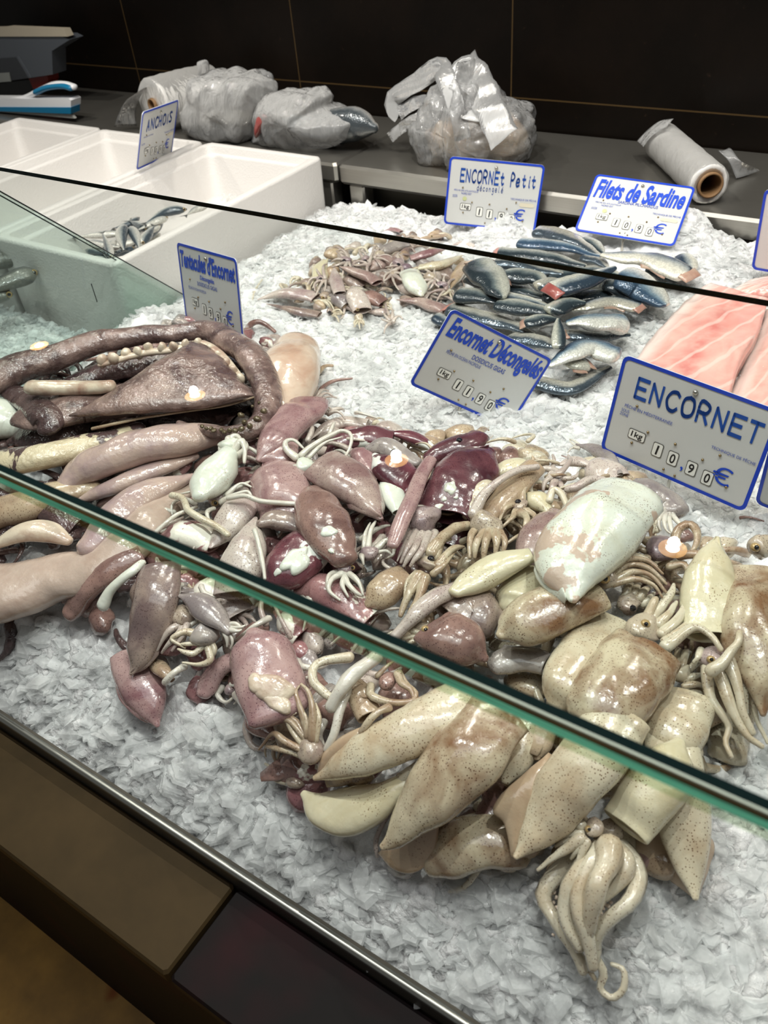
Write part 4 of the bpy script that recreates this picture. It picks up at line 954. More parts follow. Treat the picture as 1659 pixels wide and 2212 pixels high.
t_ = squid('big white half-peeled squid standing out at the top of the beige heap', [(1226, 1304), (1232, 1225), (1288, 1142), (1360, 1072)], 178, 'whitetan', 0.056, prof='std', group=GB, hollow=False, fins=(0.28, 0.0), fin_mat='white')
fin_flap(t_, [(1228, 1290), (1222, 1240), (1225, 1190), (1240, 1150)], [(1224, 1294), (1200, 1230), (1190, 1170), (1215, 1140)], M['white'], 0.082)
squid('pinkish grey squid fin poking out left of the big white squid', [(1182, 1240), (1170, 1200), (1185, 1150), (1225, 1120)], 100, 'pinkgrey', 0.030, prof='wide', group=GB)
squid('cream empty squid tube pointing left with a grey sleeve', [(985, 1278), (1030, 1250), (1085, 1222), (1148, 1200)], 76, 'cream', 0.048, prof='bulb', group=GB)
loose_arm('translucent grey-pink sleeve running from the cream tube to the glass edge', [(990, 1275), (940, 1305), (895, 1345), (850, 1380)], 22, 'palepink', 0.036, 0.5, 'squid', 'squid_sleeve', GB)
squid('cream dented squid body beneath the big white squid', [(1105, 1310), (1122, 1278), (1152, 1240)], 88, 'cream', 0.022, prof='blunt', group=GB)
squid('grey-brown wrinkled squid with a bright glint in the middle', [(1085, 1330), (1050, 1330), (1010, 1320), (970, 1335)], 116, 'greybrown', 0.022, prof='wide', group=GB)
squid('brown squid with a cream ringed eye at the glass edge', [(1050, 1420), (1010, 1395), (970, 1375), (935, 1355)], 112, 'brown', 0.030, prof='wide', head=(915, 1362, 24), eye=(918, 1358, 11), arms=AA(905, 1370, 170, 60, 4, 60, 9), group=GB, hl=0.002)
squid('glassy grey squid under the glass below the crosswise tan one', [(1070, 1440), (1105, 1425), (1140, 1422), (1180, 1432)], 62, 'grey', 0.018, prof='blunt', group=GB)
squid('cream plump squid with pointed tail up, right of the eyed heads', [(1548, 1162), (1540, 1205), (1532, 1265), (1532, 1320), (1540, 1378)], 112, 'cream', 0.032, prof='std', group=GB, fins=(0.25, 0.05), amp=0.06)
squid('large beige squid cut by the right picture edge', [(1650, 1540), (1640, 1460), (1628, 1360), (1636, 1235)], 128, 'rusty', 0.034, prof='std', group=GB, head=(1640, 1188, 40), eye=(1632, 1182, 14), hl=0.004)
squid('beige squid with a triangular fin under the glass, lower right', [(1440, 1650), (1452, 1590), (1470, 1540), (1478, 1500)], 130, 'beige', 0.018, fins=(0.1, 0.3), prof='wide', group=GB)
squid_head('squid head with golden eye and arms sweeping right under the white squid', (1302, 1256, 34), [([(1320, 1245), (1360, 1225), (1400, 1232), (1440, 1262)], 10), ([(1325, 1255), (1365, 1240), (1405, 1248), (1438, 1278)], 10), ([(1322, 1235), (1350, 1214), (1395, 1215), (1432, 1240)], 10), ([(1318, 1228), (1340, 1208), (1380, 1205), (1420, 1222)], 9), ([(1325, 1262), (1370, 1255), (1410, 1268), (1430, 1290)], 9)], 'head', 'armbrown', 0.054, eye=(1306, 1250, 15), group=GB)
squid_head('pale squid head with black eye behind the two golden-eyed heads', (1358, 1312, 32), [([(1365, 1292), (1375, 1275), (1385, 1262)], 12), ([(1378, 1295), (1395, 1280), (1408, 1270)], 12), ([(1350, 1290), (1358, 1272), (1368, 1262)], 11), ([(1388, 1305), (1405, 1295), (1415, 1280)], 10)], 'head', 'arm', 0.036, eye=(1368, 1314, 9), gold=False, group=GB)
squid_head('squid head with golden eye above the square-shouldered squid', (1392, 1362, 40), [([(1410, 1335), (1430, 1315), (1448, 1285), (1455, 1262)], 14), ([(1420, 1350), (1445, 1330), (1462, 1300)], 13), ([(1400, 1330), (1412, 1305), (1420, 1292)], 13), ([(1430, 1370), (1462, 1345), (1478, 1310), (1472, 1285)], 13), ([(1435, 1385), (1465, 1370), (1482, 1345)], 12)], 'head', 'arm', 0.044, eye=(1394, 1346, 13), group=GB)
squid_head('speckled squid head with a coiled arm ring at the back right', (1430, 1195, 40), [([(1455, 1180), (1465, 1150), (1490, 1140), (1506, 1165), (1498, 1190), (1485, 1196)], 13), ([(1470, 1200), (1500, 1205), (1525, 1200)], 14), ([(1445, 1225), (1475, 1225), (1485, 1250), (1470, 1280)], 10), ([(1400, 1175), (1375, 1168), (1355, 1180)], 8), ([(1395, 1190), (1370, 1190), (1345, 1205)], 8), ([(1400, 1205), (1378, 1212), (1362, 1225)], 8)], 'headpink', 'armbrown', 0.034, group=GB)
def Kx(*p): return [(1340 + .2713 * a, 1040 + .2713 * b) for a, b in p]
squid_head('squid head with white tentacles hanging straight down at right', (1540, 1425, 36), [(Kx((690, 1480), (690, 1620), (720, 1760), (800, 1880), (860, 1980), (835, 2080), (885, 2190)), 13), (Kx((770, 1480), (810, 1620), (850, 1760), (910, 1900), (1010, 2040), (1130, 2110)), 16, 0.006), (Kx((860, 1440), (910, 1580), (940, 1720), (970, 1860), (1050, 2000)), 16, 0.010), (Kx((920, 1440), (980, 1560), (990, 1700), (1000, 1840)), 13), (Kx((960, 1500), (1040, 1720), (1080, 1900), (1170, 2080)), 10, -0.006),
    (Kx((360, 1320), (480, 1240), (600, 1190), (720, 1250), (800, 1340)), 14, 0.012), (Kx((720, 1510), (790, 1480), (880, 1370), (930, 1290), (950, 1200)), 15, 0.020), (Kx((640, 1340), (610, 1420), (580, 1440)), 9)], 'headpink', 'arm', 0.036, eye=(1535, 1424, 11), group=GB, end=0.35)
squid_head('stubby white arm tips bundled between the square squid and the hanging tentacles', (1465, 1455, 26), [([(1450, 1440), (1445, 1415), (1448, 1402)], 9), ([(1462, 1438), (1462, 1412), (1466, 1402)], 9), ([(1475, 1440), (1480, 1415), (1488, 1408)], 9), ([(1480, 1455), (1500, 1440), (1515, 1430)], 9), ([(1478, 1470), (1500, 1465), (1515, 1458)], 9), ([(1478, 1484), (1500, 1482), (1516, 1480)], 9), ([(1475, 1496), (1495, 1498), (1512, 1496)], 8)], 'arm', 'arm', 0.014, group=GB, end=0.75)
squid('glassy grey squid with inky blotch behind the big white squid', [(1372, 1048), (1405, 1062), (1440, 1085), (1462, 1105)], 66, 'grey', 0.020, prof='blunt', eye=(1388, 1058, 15, 0.040), gold=False, arms=AA(1440, 1110, 110, 60, 5, 90, 8), arm_mat='armpale', group=GB, hollow=False)
squid_head('brown curled squid head at the tip of the cream tube near the ice', (1042, 1026, 30), [([(1030, 1010), (1020, 1030), (1022, 1060), (1032, 1078)], 9), ([(1042, 1012), (1036, 1035), (1038, 1062)], 9), ([(1055, 1015), (1052, 1040), (1052, 1068)], 9), ([(1025, 1005), (1045, 996), (1062, 1006)], 9), ([(1062, 1020), (1066, 1045), (1060, 1070)], 8)], 'head', 'armbrown', 0.026, group=GB)
squid('short cream squid next to the ice right of the brown curled head', [(1145, 1008), (1112, 1012), (1072, 1022)], 52, 'cream', 0.014, prof='bulb', group=GB)
squid('long tan squid sloping up to the ice behind the cream tube', [(1052, 1118), (1085, 1080), (1120, 1045), (1158, 1010)], 54, 'tan', 0.026, prof='blunt', group=GB)
loose_arm('thick pale tentacle lying along the long tan squid', [(1022, 1112), (1045, 1075), (1080, 1045), (1120, 1022), (1160, 1008)], 13, 'palepink', 0.044, 0.5, group=GB)
loose_arm('smooth pale tentacle left of the long tan squid', [(1016, 1112), (1030, 1080), (1050, 1058), (1064, 1052)], 18, 'arm', 0.030, 0.7, group=GB)
squid_head('brown-edged squid head with arms hanging down, left of the cream tube', (1050, 1140, 36), [([(1035, 1140), (1018, 1165), (1014, 1205)], 12), ([(1045, 1150), (1030, 1180), (1024, 1205)], 13), ([(1058, 1150), (1050, 1180), (1045, 1208)], 13), ([(1070, 1150), (1072, 1180), (1068, 1205)], 12), ([(1080, 1150), (1090, 1175), (1085, 1200)], 10), ([(1040, 1120), (1028, 1112), (1020, 1125)], 10)], 'head', 'armbrown', 0.038, group=GB)
loose_arm('brown-stained arm running to the purple heap from the black-eyed head', [(930, 1195), (955, 1170), (985, 1148), (1010, 1135)], 15, 'armbrown', 0.036, 0.7, group=GB)
squid_head('squid head with black eye beside the tan translucent body', (925, 1222, 26), [([(940, 1205), (955, 1180), (975, 1165)], 12), ([(945, 1225), (975, 1195), (1002, 1180)], 13), ([(935, 1240), (960, 1225), (985, 1190)], 10), ([(905, 1245), (885, 1290), (865, 1330)], 16), ([(915, 1250), (905, 1300), (870, 1355)], 15), ([(900, 1235), (880, 1260), (872, 1300)], 6)], 'head', 'armbrown', 0.034, eye=(932, 1206, 10), gold=False, group=GB)
squid_head('squid with small blue eye and cream arms above the pinkish grey fin', (1122, 1095, 24), [([(1108, 1090), (1090, 1105), (1078, 1130)], 9), ([(1115, 1105), (1105, 1125), (1085, 1140)], 9), ([(1125, 1110), (1138, 1130), (1132, 1152)], 13), ([(1135, 1105), (1155, 1122), (1152, 1142)], 10), ([(1128, 1080), (1132, 1062), (1140, 1052)], 8)], 'head', 'armbrown', 0.030, eye=(1119, 1083, 9), gold=False, group=GB)
squid('yellowish squid scrap above the pinkish grey fin', [(1138, 1062), (1160, 1080), (1185, 1105)], 56, 'cream', 0.024, prof='spindle', group=GB)
loose_arm('cream tentacle loop beside the yellowish scrap', [(1186, 1082), (1195, 1064), (1212, 1072), (1225, 1095)], 9, 'arm', 0.034, 0.7, group=GB)
squid_head('grey gutted squid scraps between the cream tubes and the white squid', (1205, 1040, 22), AA(1205, 1040, 60, 60, 7, 300, 9), 'grey', 'armpink', 0.014, group=GB)
loose_arm('pale pink tentacle reaching the white squid from the left', [(1300, 1040), (1270, 1045), (1245, 1060), (1225, 1058)], 13, 'palepink', 0.028, 0.6, group=GB)
squid('clear jelly-like squid resting on the ice left of the large sign', [(1245, 962), (1280, 968), (1315, 990), (1340, 1022)], 34, 'grey', 0.008, prof='spindle', arms=AA(1250, 965, 190, 30, 3, 50, 5), arm_mat='armpale', group=GB)
squid('thin-skinned squid scrap on the ice left of the clear one', [(1200, 1005), (1240, 998), (1280, 1008)], 30, 'palepink', 0.008, prof='spindle', group=GB)
loose_arm('pale looping tentacle beside the square pink squid', [(755, 1420), (700, 1432), (678, 1450), (680, 1480), (700, 1500), (722, 1512)], 12, 'arm', 0.040, 0.7, group=GB)
loose_arm('thick white tentacle emerging below the glass edge', [(815, 1418), (770, 1460), (735, 1500), (715, 1528)], 17, 'armpale', 0.044, 0.8, group=GB)
loose_arm('long pale speckled tentacle hanging to the big beige squid', [(750, 1480), (735, 1540), (722, 1590), (705, 1620)], 13, 'armpale', 0.036, 0.6, group=GB)
squid('tan squid scrap beneath the coiled tan tentacle', [(770, 1480), (785, 1515), (800, 1550)], 58, 'tan', 0.026, prof='blunt', group=GB)
squid_head('coiled tan tentacles just below the glass edge', (835, 1475, 24), [([(800, 1480), (802, 1505), (840, 1522), (888, 1520), (900, 1500), (880, 1478), (866, 1450)], 10), ([(860, 1455), (868, 1480), (888, 1495), (895, 1515)], 11), ([(815, 1460), (840, 1440), (850, 1430)], 7), ([(800, 1500), (788, 1508), (770, 1502)], 6)], 'brown', 'armbrown', 0.036, group=GB)
loose_arm('brown-edged tentacle lying along the big beige squid', [(840, 1528), (810, 1550), (780, 1582)], 10, 'armbrown', 0.048, 0.6, group=GB)
loose_arm('white tentacle tips tucked left of the big beige squid', [(700, 1560), (690, 1590), (698, 1615)], 10, 'armpale', 0.024, 0.7, group=GB)
loose_arm('white curled tentacle between the bean-shaped and speckled squid', [(905, 1700), (880, 1705), (868, 1720), (888, 1735)], 9, 'armpale', 0.026, 0.7, group=GB)
loose_arm('pink tentacle strings at the foot of the speckled squid', [(845, 1750), (825, 1785), (812, 1820), (816, 1850)], 7, 'armpink', 0.010, 0.6, group=GB)
squid('pale squid body behind the large brown-speckled one', [(1090, 1690), (1115, 1620), (1140, 1560), (1150, 1520)], 84, 'beige', 0.024, prof='wide', group=GB)
squid('narrow tan squid between the pale body and the broad tan fin', [(1160, 1640), (1170, 1590), (1190, 1530)], 58, 'tan', 0.030, prof='wide', group=GB)
loose_arm('reddish thread-like tentacle on the ice below the large sign', [(1600, 1118), (1620, 1120), (1650, 1126)], 4, 'brown', 0.003, 0.4, group=GB)
loose_arm('tiny tan tentacle curl on the ice behind the short cream squid', [(1146, 1004), (1152, 996), (1150, 988), (1156, 992)], 4, 'tan', 0.004, 0.5, group=GB)

# ---- lower layer glimpsed between the others: each beside something one can find
LOW = [((405, 1205), (455, 1225), 'pinktorn', 'pinkish squid mostly hidden under the lilac eyed squid'), ((690, 1225), (760, 1250), 'maroon', 'dark squid hidden under the brown squid head'),
       ((860, 1230), (900, 1180), 'maroon', 'dark squid hidden below the violet head'), ((720, 1360), (800, 1390), 'pinktorn', 'pink squid hidden right of the square pink squid top'),
       ((600, 1330), (660, 1370), 'pinktorn', 'pink torn squid just below the glass edge, above the square squid'), ((460, 1290), (520, 1330), 'palepink', 'pale squid under the violet gutted head'),
       ((900, 1440), (980, 1460), 'grey', 'grey squid beneath the brown cream-eyed squid'), ((1000, 1500), (1100, 1520), 'beige', 'beige squid crossing beneath the teal edge in the centre'),
       ((1380, 1240), (1430, 1290), 'brown', 'brown squid hidden behind the sweeping arms'), ((1490, 1300), (1500, 1380), 'brown', 'brown squid in the gap left of the plump cream squid'),
       ((1500, 1480), (1560, 1560), 'tan', 'tan squid hidden under the hanging white tentacles'), ((1580, 1600), (1600, 1480), 'beige', 'beige squid behind the hanging white tentacles'),
       ((1230, 1640), (1260, 1580), 'beige', 'beige squid seen between the two big fins under the glass'), ((1050, 1760), (1100, 1700), 'brown', 'brown squid in the dark gap beside the broad tan fin'),
       ((740, 1690), (800, 1650), 'tan', 'tan squid in the shade under the big beige squid'), ((600, 1680), (660, 1640), 'brown', 'brown squid beneath the brown-armed head at the ice'),
       ((1390, 1830), (1420, 1760), 'brown', 'brown squid in the gap right of the arm bundle'), ((1215, 1860), (1250, 1800), 'tan', 'tan squid under the swept-back arms'),
       ((300, 1250), (330, 1300), 'greybrown', 'grey squid under the white innards strip'), ((420, 1180), (400, 1230), 'brown', 'brown squid at the glass edge below the beige tentacle'),
       ((990, 1130), (960, 1180), 'maroon', 'dark squid between the maroon one and the brown-edged head'), ((1260, 1010), (1330, 1040), 'palepink', 'pinkish scrap behind the big white squid'),
       ((730, 1010), (700, 1060), 'maroon', 'dark squid in the gap above the pinkish brown squid'), ((560, 1440), (500, 1460), 'brown', 'brown scrap left of the square pink squid'),
       ((640, 1560), (600, 1600), 'tan', 'tan squid behind the cream arms at the front'), ((1420, 1500), (1400, 1560), 'beige', 'beige squid right of the square-shouldered squid'),
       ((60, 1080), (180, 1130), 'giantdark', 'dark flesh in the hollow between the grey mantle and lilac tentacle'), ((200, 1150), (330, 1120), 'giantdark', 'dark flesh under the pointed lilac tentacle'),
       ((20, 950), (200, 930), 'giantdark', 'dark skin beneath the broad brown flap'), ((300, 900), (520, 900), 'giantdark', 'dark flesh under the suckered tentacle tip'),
       ((850, 1010), (900, 1080), 'maroon', 'dark squid between the white peeled squid and the lilac tube'), ((520, 1000), (560, 960), 'pink', 'pink squid edge behind the white cuttlefish arms'),
       ((1120, 1560), (1190, 1600), 'beige', 'beige squid under the pale body at the glass edge'), ((340, 1340), (300, 1400), 'grey', 'grey squid under the long grey-brown squid'),
       ((1040, 1230), (1000, 1210), 'armbrown', 'brown squid beneath the cream empty tube'), ((1200, 1330), (1260, 1380), 'rusty', 'speckled squid below the crosswise tan squid')]
for a, b, mt_, lb in LOW:
    mid = ((a[0] + b[0]) / 2 + 4, (a[1] + b[1]) / 2 - 4)
    g = 'giant' in mt_
    squid(lb, [a, mid, b], 74 if not g else 90, mt_, -0.006, prof='wide', arms=AA(b[0], b[1], math.degrees(math.atan2(b[1] - a[1], b[0] - a[0])), 60, 4, 110, 8) if not g else None, arm_mat='armpink' if mt_ in ('maroon', 'pinktorn', 'palepink') else 'armbrown', group='squid glimpsed low in the heap', part='mantle')

# ---- uncountable tangle of arms, skins and scraps between the squid: one object
def tangle(label, poly, n, L0, r0, mats, pick, dz, bl=0.42):
    g = np.random.default_rng(nseed()); lo, hi = poly.min(0), poly.max(0); VV = []; FF = []; MI = []; o = 0; done = 0
    lo = np.maximum(lo, (-1.7, 0.2))
    hi = np.minimum(hi, (0.33, 1.6))
    while done < n:
        q = g.uniform(lo, hi, (400, 2)); q = q[sdist(poly, q[:, 0], q[:, 1]) > 0.022]
        for x, y in q:
            if done >= n: break
            done += 1; a = g.uniform(0, 6.283); blob = g.uniform() < bl; pts = [] ; xx, yy = x, y
            k = 5; ln = L0 * (0.5 if blob else 1) * g.uniform(.6, 1.2); cur = g.uniform(-.5, .5) * (0.3 if blob else 1.6)
            for i in range(k):
                pts.append((xx, yy, pile(xx, yy) + dz + (0.004 if blob else 0.008) * math.sin(i / (k - 1) * 3.14))); xx += ln / k * math.cos(a); yy += ln / k * math.sin(a); a += cur
            if sdist(poly, np.array([xx]), np.array([yy]))[0] < 0.012: continue
            P = crs(np.array(pts), 12); r = r0 * (g.uniform(1.8, 3.4) if blob else g.uniform(.6, 1.3)); t_ = np.linspace(0, 1, 12)
            kk = np.sin(math.pi * (0.15 + 0.8 * t_)) ** 0.7 if blob else 1 - 0.7 * t_
            V, Fc, uv = tube_geo(P, r * kk, r * kk * (0.5 if blob else 0.85), 10 if blob else 7); V = wob(V, 60, r * 0.16, nseed())
            VV.append(V); FF += [tuple(i + o for i in f) for f in Fc]; MI += [pick(x, y, g, blob)] * len(Fc); o += len(V)
    ob = mesh('squid_tangle', np.vstack(VV), FF, M[mats[0]])
    for m_ in mats[1:]: ob.data.materials.append(M[m_])
    ob.data.polygons.foreach_set('material_index', np.array(MI, np.int32)); return tag(ob, label, 'squid scraps', kind='stuff')
_xb = at(950, 1250, CZ - 0.64)[0]; _xg = at(330, 1050, CZ - 0.64)[0]
def _pick(x, y, g, blob):
    px = ray_px(x, y)
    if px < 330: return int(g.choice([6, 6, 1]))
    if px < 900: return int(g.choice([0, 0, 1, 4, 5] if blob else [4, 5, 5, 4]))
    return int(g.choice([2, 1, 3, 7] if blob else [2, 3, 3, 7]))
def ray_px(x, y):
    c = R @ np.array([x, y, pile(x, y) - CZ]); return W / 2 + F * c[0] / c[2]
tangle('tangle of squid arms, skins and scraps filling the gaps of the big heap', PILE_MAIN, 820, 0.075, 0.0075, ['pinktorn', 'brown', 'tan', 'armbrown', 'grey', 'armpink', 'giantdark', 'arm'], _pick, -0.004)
PILE_TOP = poly_world([(330, 1130), (520, 1000), (690, 880), (860, 930), (1060, 985), (1180, 1010), (1300, 1040), (1500, 1150), (1540, 1300), (1440, 1400), (1250, 1380), (1000, 1500), (860, 1560), (700, 1560), (560, 1560), (480, 1480), (330, 1450), (250, 1350)])
tangle('thin loose squid arms strewn over the purple and beige squid', PILE_TOP, 150, 0.06, 0.0042, ['armpale', 'armpink', 'armbrown', 'arm', 'head'], lambda x, y, g, b: int(g.choice([0, 1, 1, 0])) if ray_px(x, y) < 900 else int(g.choice([2, 3, 3, 2])), 0.020, 0.0)
tangle('tangle of tiny squid arms and scraps filling the small heap', PILE_SMALL, 150, 0.05, 0.0055, ['grey', 'greybrown', 'palepink', 'head', 'tan', 'arm'], lambda x, y, g, b: int(g.choice([0, 1, 2, 4] if b else [3, 3, 5])), 0.0)

# ---- small squid at the back
def ss(label, pts, w, mat, lift=0.004, **k): return squid(label, pts, w, mat, lift, group=GS, **k)
ss('small beige squid leftmost on the ice, tail pointing left', [(556, 648), (600, 634), (640, 634), (684, 642)], 34, 'palepink', head=(700, 643, 12), eye=(697, 643, 5), arms=AA(710, 646, 20, 26, 4, 80, 4))
ss('small dark grey squid lying in front of the leftmost beige one', [(576, 656), (620, 666), (652, 674), (690, 680)], 24, 'greybrown', head=(714, 676, 11), eye=(712, 675, 5), arms=AA(722, 678, 10, 24, 4, 70, 4), gold=False)
ss('thin pale squid feeler sticking up from the leftmost squid', [(545, 648), (550, 630), (566, 603)], 4, 'arm', prof='blunt')
ss('small yellow-cream squid at the rear left of the small heap', [(708, 558), (694, 578), (690, 602)], 34, 'cream', arms=AA(688, 608, 100, 24, 5, 90, 4))
ss('small pale squid standing upright in the left of the small heap', [(722, 576), (726, 604), (735, 634)], 28, 'palepink', 0.012)
ss('small tan squid with yellow patch across the small heap', [(733, 576), (772, 590), (816, 608)], 30, 'pinkgrey', 0.018)
ss('small round-bodied pale squid in front of the small heap', [(760, 622), (772, 645), (782, 672)], 42, 'palepink', 0.010, prof='wide', head=(775, 690, 13), eye=(772, 668, 5), arms=AA(776, 696, 90, 18, 5, 120, 4))
ss('small brown squid in the front centre of the small heap', [(786, 632), (806, 644), (828, 656)], 36, 'brown', 0.006, prof='wide', arms=AA(830, 658, -10, 26, 5, 100, 4))
ss('small tan-pink squid at front right of the small heap', [(856, 646), (900, 652), (934, 660), (966, 670)], 32, 'pinkgrey', 0.006)
ss('small white squid with yellow collar in the middle of the small heap', [(912, 640), (898, 612), (884, 588)], 44, 'white', 0.012, prof='wide', head=(880, 580, 13), head_mat='headpink')
ss('small cream squid pointing right behind the white one', [(1000, 552), (960, 570), (906, 578)], 28, 'beige', 0.014)
ss('small pink squid just under the thin glass edge', [(965, 536), (930, 546), (888, 558)], 24, 'pink', 0.010)
ss('small glassy squid at the rear of the small heap', [(815, 548), (845, 536), (882, 524)], 32, 'grey', 0.006, prof='wide')
ss('small beige squid at right touching the sardines', [(972, 624), (986, 598), (1006, 566)], 26, 'tan', 0.010, arms=AA(972, 630, 110, 26, 4, 80, 5))
ss('small pale squid lying on ice in the front of the small heap', [(795, 675), (815, 674), (838, 672)], 22, 'palepink', 0.004)
ss('small beige squid peeping from ice beyond the thin glass edge, left one', [(828, 500), (848, 496), (866, 500)], 12, 'pink', 0.004)
ss('small squid half buried beyond the thin glass edge, with dark eye', [(905, 514), (930, 512), (962, 508)], 14, 'tan', 0.004, eye=(932, 510, 4))
ss('small pinkish squid half buried beyond the thin glass edge, nearest the sardines', [(975, 530), (1000, 526), (1026, 532)], 14, 'palepink', 0.004)
for lb, x, y, r, e in (('tiny squid head with dark eye at rear left of the small heap', 745, 566, 15, 1), ('tiny squid head with violet eye behind the tan yellow-patched one', 790, 566, 15, 1), ('tiny yellow squid head at the rear middle of the small heap', 818, 554, 14, 0), ('tiny squid head with tentacles left of the upright pale squid', 694, 605, 13, 1),
                    ('tiny yellowish squid head right of the white small squid', 930, 604, 16, 0), ('tiny pink squid head at right of the small heap', 955, 622, 15, 1), ('tiny squid head among dark tentacles in the heap centre', 850, 596, 15, 0), ('tiny squid head in the centre rear of the small heap', 862, 574, 14, 1),
                    ('tiny grey squid head between the brown and round-bodied ones', 842, 690, 12, 0), ('tiny squid head at the right end of the small heap', 990, 645, 12, 0)):
    squid_head(lb, (x, y, r), AA(x, y, rng.uniform(0, 360), 34, 6, 200, 5), 'headpink' if e else 'head', 'armpink', 0.012, eye=(x - 2, y - 2, 6) if e else None, group=GS, gold=False)
LOWS = [((740, 600), (790, 620), 'greybrown', 'small grey squid deep in the left of the small heap'), ((800, 585), (850, 560), 'pinkgrey', 'small pink-grey squid deep in the rear of the small heap'), ((860, 620), (930, 640), 'palepink', 'small pale squid deep in the front of the small heap'),
        ((920, 580), (980, 600), 'greybrown', 'small grey squid deep in the right of the small heap'), ((830, 610), (870, 600), 'brown', 'small brown squid deep in the centre of the small heap'), ((720, 640), (750, 660), 'grey', 'small grey squid deep between leftmost and round-bodied ones')]
for a, b, mt_, lb in LOWS:
    ss(lb, [a, ((a[0] + b[0]) / 2, (a[1] + b[1]) / 2 - 3), b], 40, mt_, -0.002, prof='wide', arms=AA(b[0], b[1], rng.uniform(0, 360), 34, 5, 160, 5), arm_mat='armpink')
# ------------------------------------------------------------------ fish
def fishskin(name, back, flank, belly, rough=0.22, metal=0.2):
    m, nt, bs = newmat(name); L = nt.links
    tc = nt.nodes.new('ShaderNodeTexCoord'); v = objcoord(nt)
    s = N(nt, 'ShaderNodeSeparateXYZ'); L.new(tc.outputs['UV'], s.inputs[0])
    a = N(nt, 'ShaderNodeMath', operation='MULTIPLY_ADD'); L.new(noise_tex(nt, v, 55, 3), a.inputs[0]); a.inputs[1].default_value = 0.22; L.new(s.outputs[1], a.inputs[2])
    cr_ = nt.nodes.new('ShaderNodeValToRGB'); e = cr_.color_ramp.elements
    e[0].position = 0.40; e[0].color = srgb(*belly, 1.1); e[1].position = 0.94; e[1].color = srgb(*back)
    q = e.new(0.68); q.color = srgb(*flank, 1.1); q = e.new(0.84); q.color = srgb(*back, 1.15)
    L.new(a.outputs[0], cr_.inputs[0])
    vo = N(nt, 'ShaderNodeTexVoronoi'); vo.inputs['Scale'].default_value = 330; L.new(v, vo.inputs['Vector'])
    c = mixc(nt, mul(nt, ramp(nt, vo.outputs['Distance'], 0.35, 0.7), 0.22), cr_.outputs[0], srgb(40, 50, 58))
    L.new(c, bs.inputs['Base Color']); bs.inputs['Roughness'].default_value = rough; bs.inputs['Metallic'].default_value = metal
    bs.inputs['Coat Weight'].default_value = 0.5; bs.inputs['Coat Roughness'].default_value = 0.08
    p = bump(nt, bs, vo.outputs['Distance'], 0.35, 0.0012); bump(nt, bs, noise_tex(nt, v, 60, 3), 0.35, 0.004, p)
    return m
M['sardine'] = fishskin('sardine_skin', (52, 66, 80), (150, 158, 160), (220, 218, 204))
M['sardark'] = fishskin('dark_sardine_skin', (48, 58, 64), (104, 114, 116), (190, 190, 178))
M['sarsilver'] = fishskin('silver_sardine_skin', (84, 96, 106), (196, 196, 188), (226, 222, 206), 0.2, 0.5)
M['sarblue'] = fishskin('blue_sardine_skin', (58, 80, 102), (124, 144, 158), (214, 214, 206))
M['sarmeat'] = skin('sardine_flesh', (196, 170, 150), (168, 120, 108), (120, 80, 70), 0.4, 0.0)
M['sarred'] = skin('red_sardine_flesh', (196, 140, 128), (160, 84, 80), (120, 60, 60), 0.5, 0.0)
M['bluefin'] = plain('dark_fin', (64, 66, 66), 0.35)
PROF['fillet'] = [(0, .9), (.04, 1), (.4, 1.0), (.7, .78), (.9, .45), (1, .22)]
PROF['fish'] = [(0, .25), (.08, .62), (.2, .92), (.4, 1.0), (.65, .78), (.85, .38), (.94, .22), (1, .18)]
GF = 'sardine fillets on ice'
def sardine(label, pts, w, mat='sardine', lift=0.006, meat=None, tail=False, flat=0.5, prof='fillet', flip=False, zf=None):
    if flip: pts = pts[::-1]; 
    P, rs, rn, r = body(pts, w * 1.22, lift, prof, 20, flat)
    if flip:
        pr = np.array(PROF[prof]); k = np.interp(np.linspace(1, 0, 20), pr[:, 0], pr[:, 1]); rs = r * k; rn = rs * flat
    base = P[10].copy(); base[2] -= r * flat
    t = thing('sardine_fillet', label, 'sardine', base, GF)
    V, Fc, UV = tube_geo(P, rs, rn, 20, True, True, False)
    mesh('fillet_skin', wob(V, 40, r * 0.10, nseed()), Fc, M[mat], t, base, uv=UV)
    T, S, Nn = frames(P)
    hd = 0 if not flip else -1; sg = 1 if not flip else -1
    if meat:                                             # exposed flesh at the cut end and along the belly
        A = [P[hd] + S[hd] * rs[hd] * a - T[hd] * sg * r * 0.15 + np.array([0, 0, rn[hd] * 0.4]) for a in np.linspace(-0.9, 0.9, 6)]
        B = [P[hd] + S[hd] * rs[hd] * a * 0.9 - T[hd] * sg * r * 0.75 + np.array([0, 0, -rn[hd] * 0.3]) for a in np.linspace(-0.9, 0.9, 6)]
        V, Fc, uv = sheet_geo(A, B, r * 0.22, r * 0.12, 12, 6, 0.0004, nseed()); mesh('cut_flesh', V, Fc, M[meat], t, base, uv=uv)
        i = slice(2, 13); sd = -1
        A = P[i] + sd * S[i] * (rs[i] * 0.75)[:, None] + np.array([0, 0, r * 0.10]); B = P[i] + sd * S[i] * (rs[i] * 1.12)[:, None] - np.array([0, 0, r * 0.2])
        V, Fc, uv = sheet_geo(A, B, r * 0.16, 0.0, 14, 5, 0.0006, nseed()); mesh('belly_flesh', V, Fc, M[meat], t, base, uv=uv)
    if tail:
        e = -1 if not flip else 0
        A = [P[e] + S[e] * rs[e] * a for a in np.linspace(-0.8, 0.8, 5)]; B = [P[e] + S[e] * r * a * 1.1 + T[e] * sg * r * (0.9 + 0.5 * abs(a)) for a in np.linspace(-0.8, 0.8, 5)]
        V, Fc, uv = sheet_geo(A, B, r * 0.1, 0, 8, 5, 0.0004, nseed()); mesh('tail_fin', V, Fc, M['bluefin'], t, base, uv=uv)
    return t
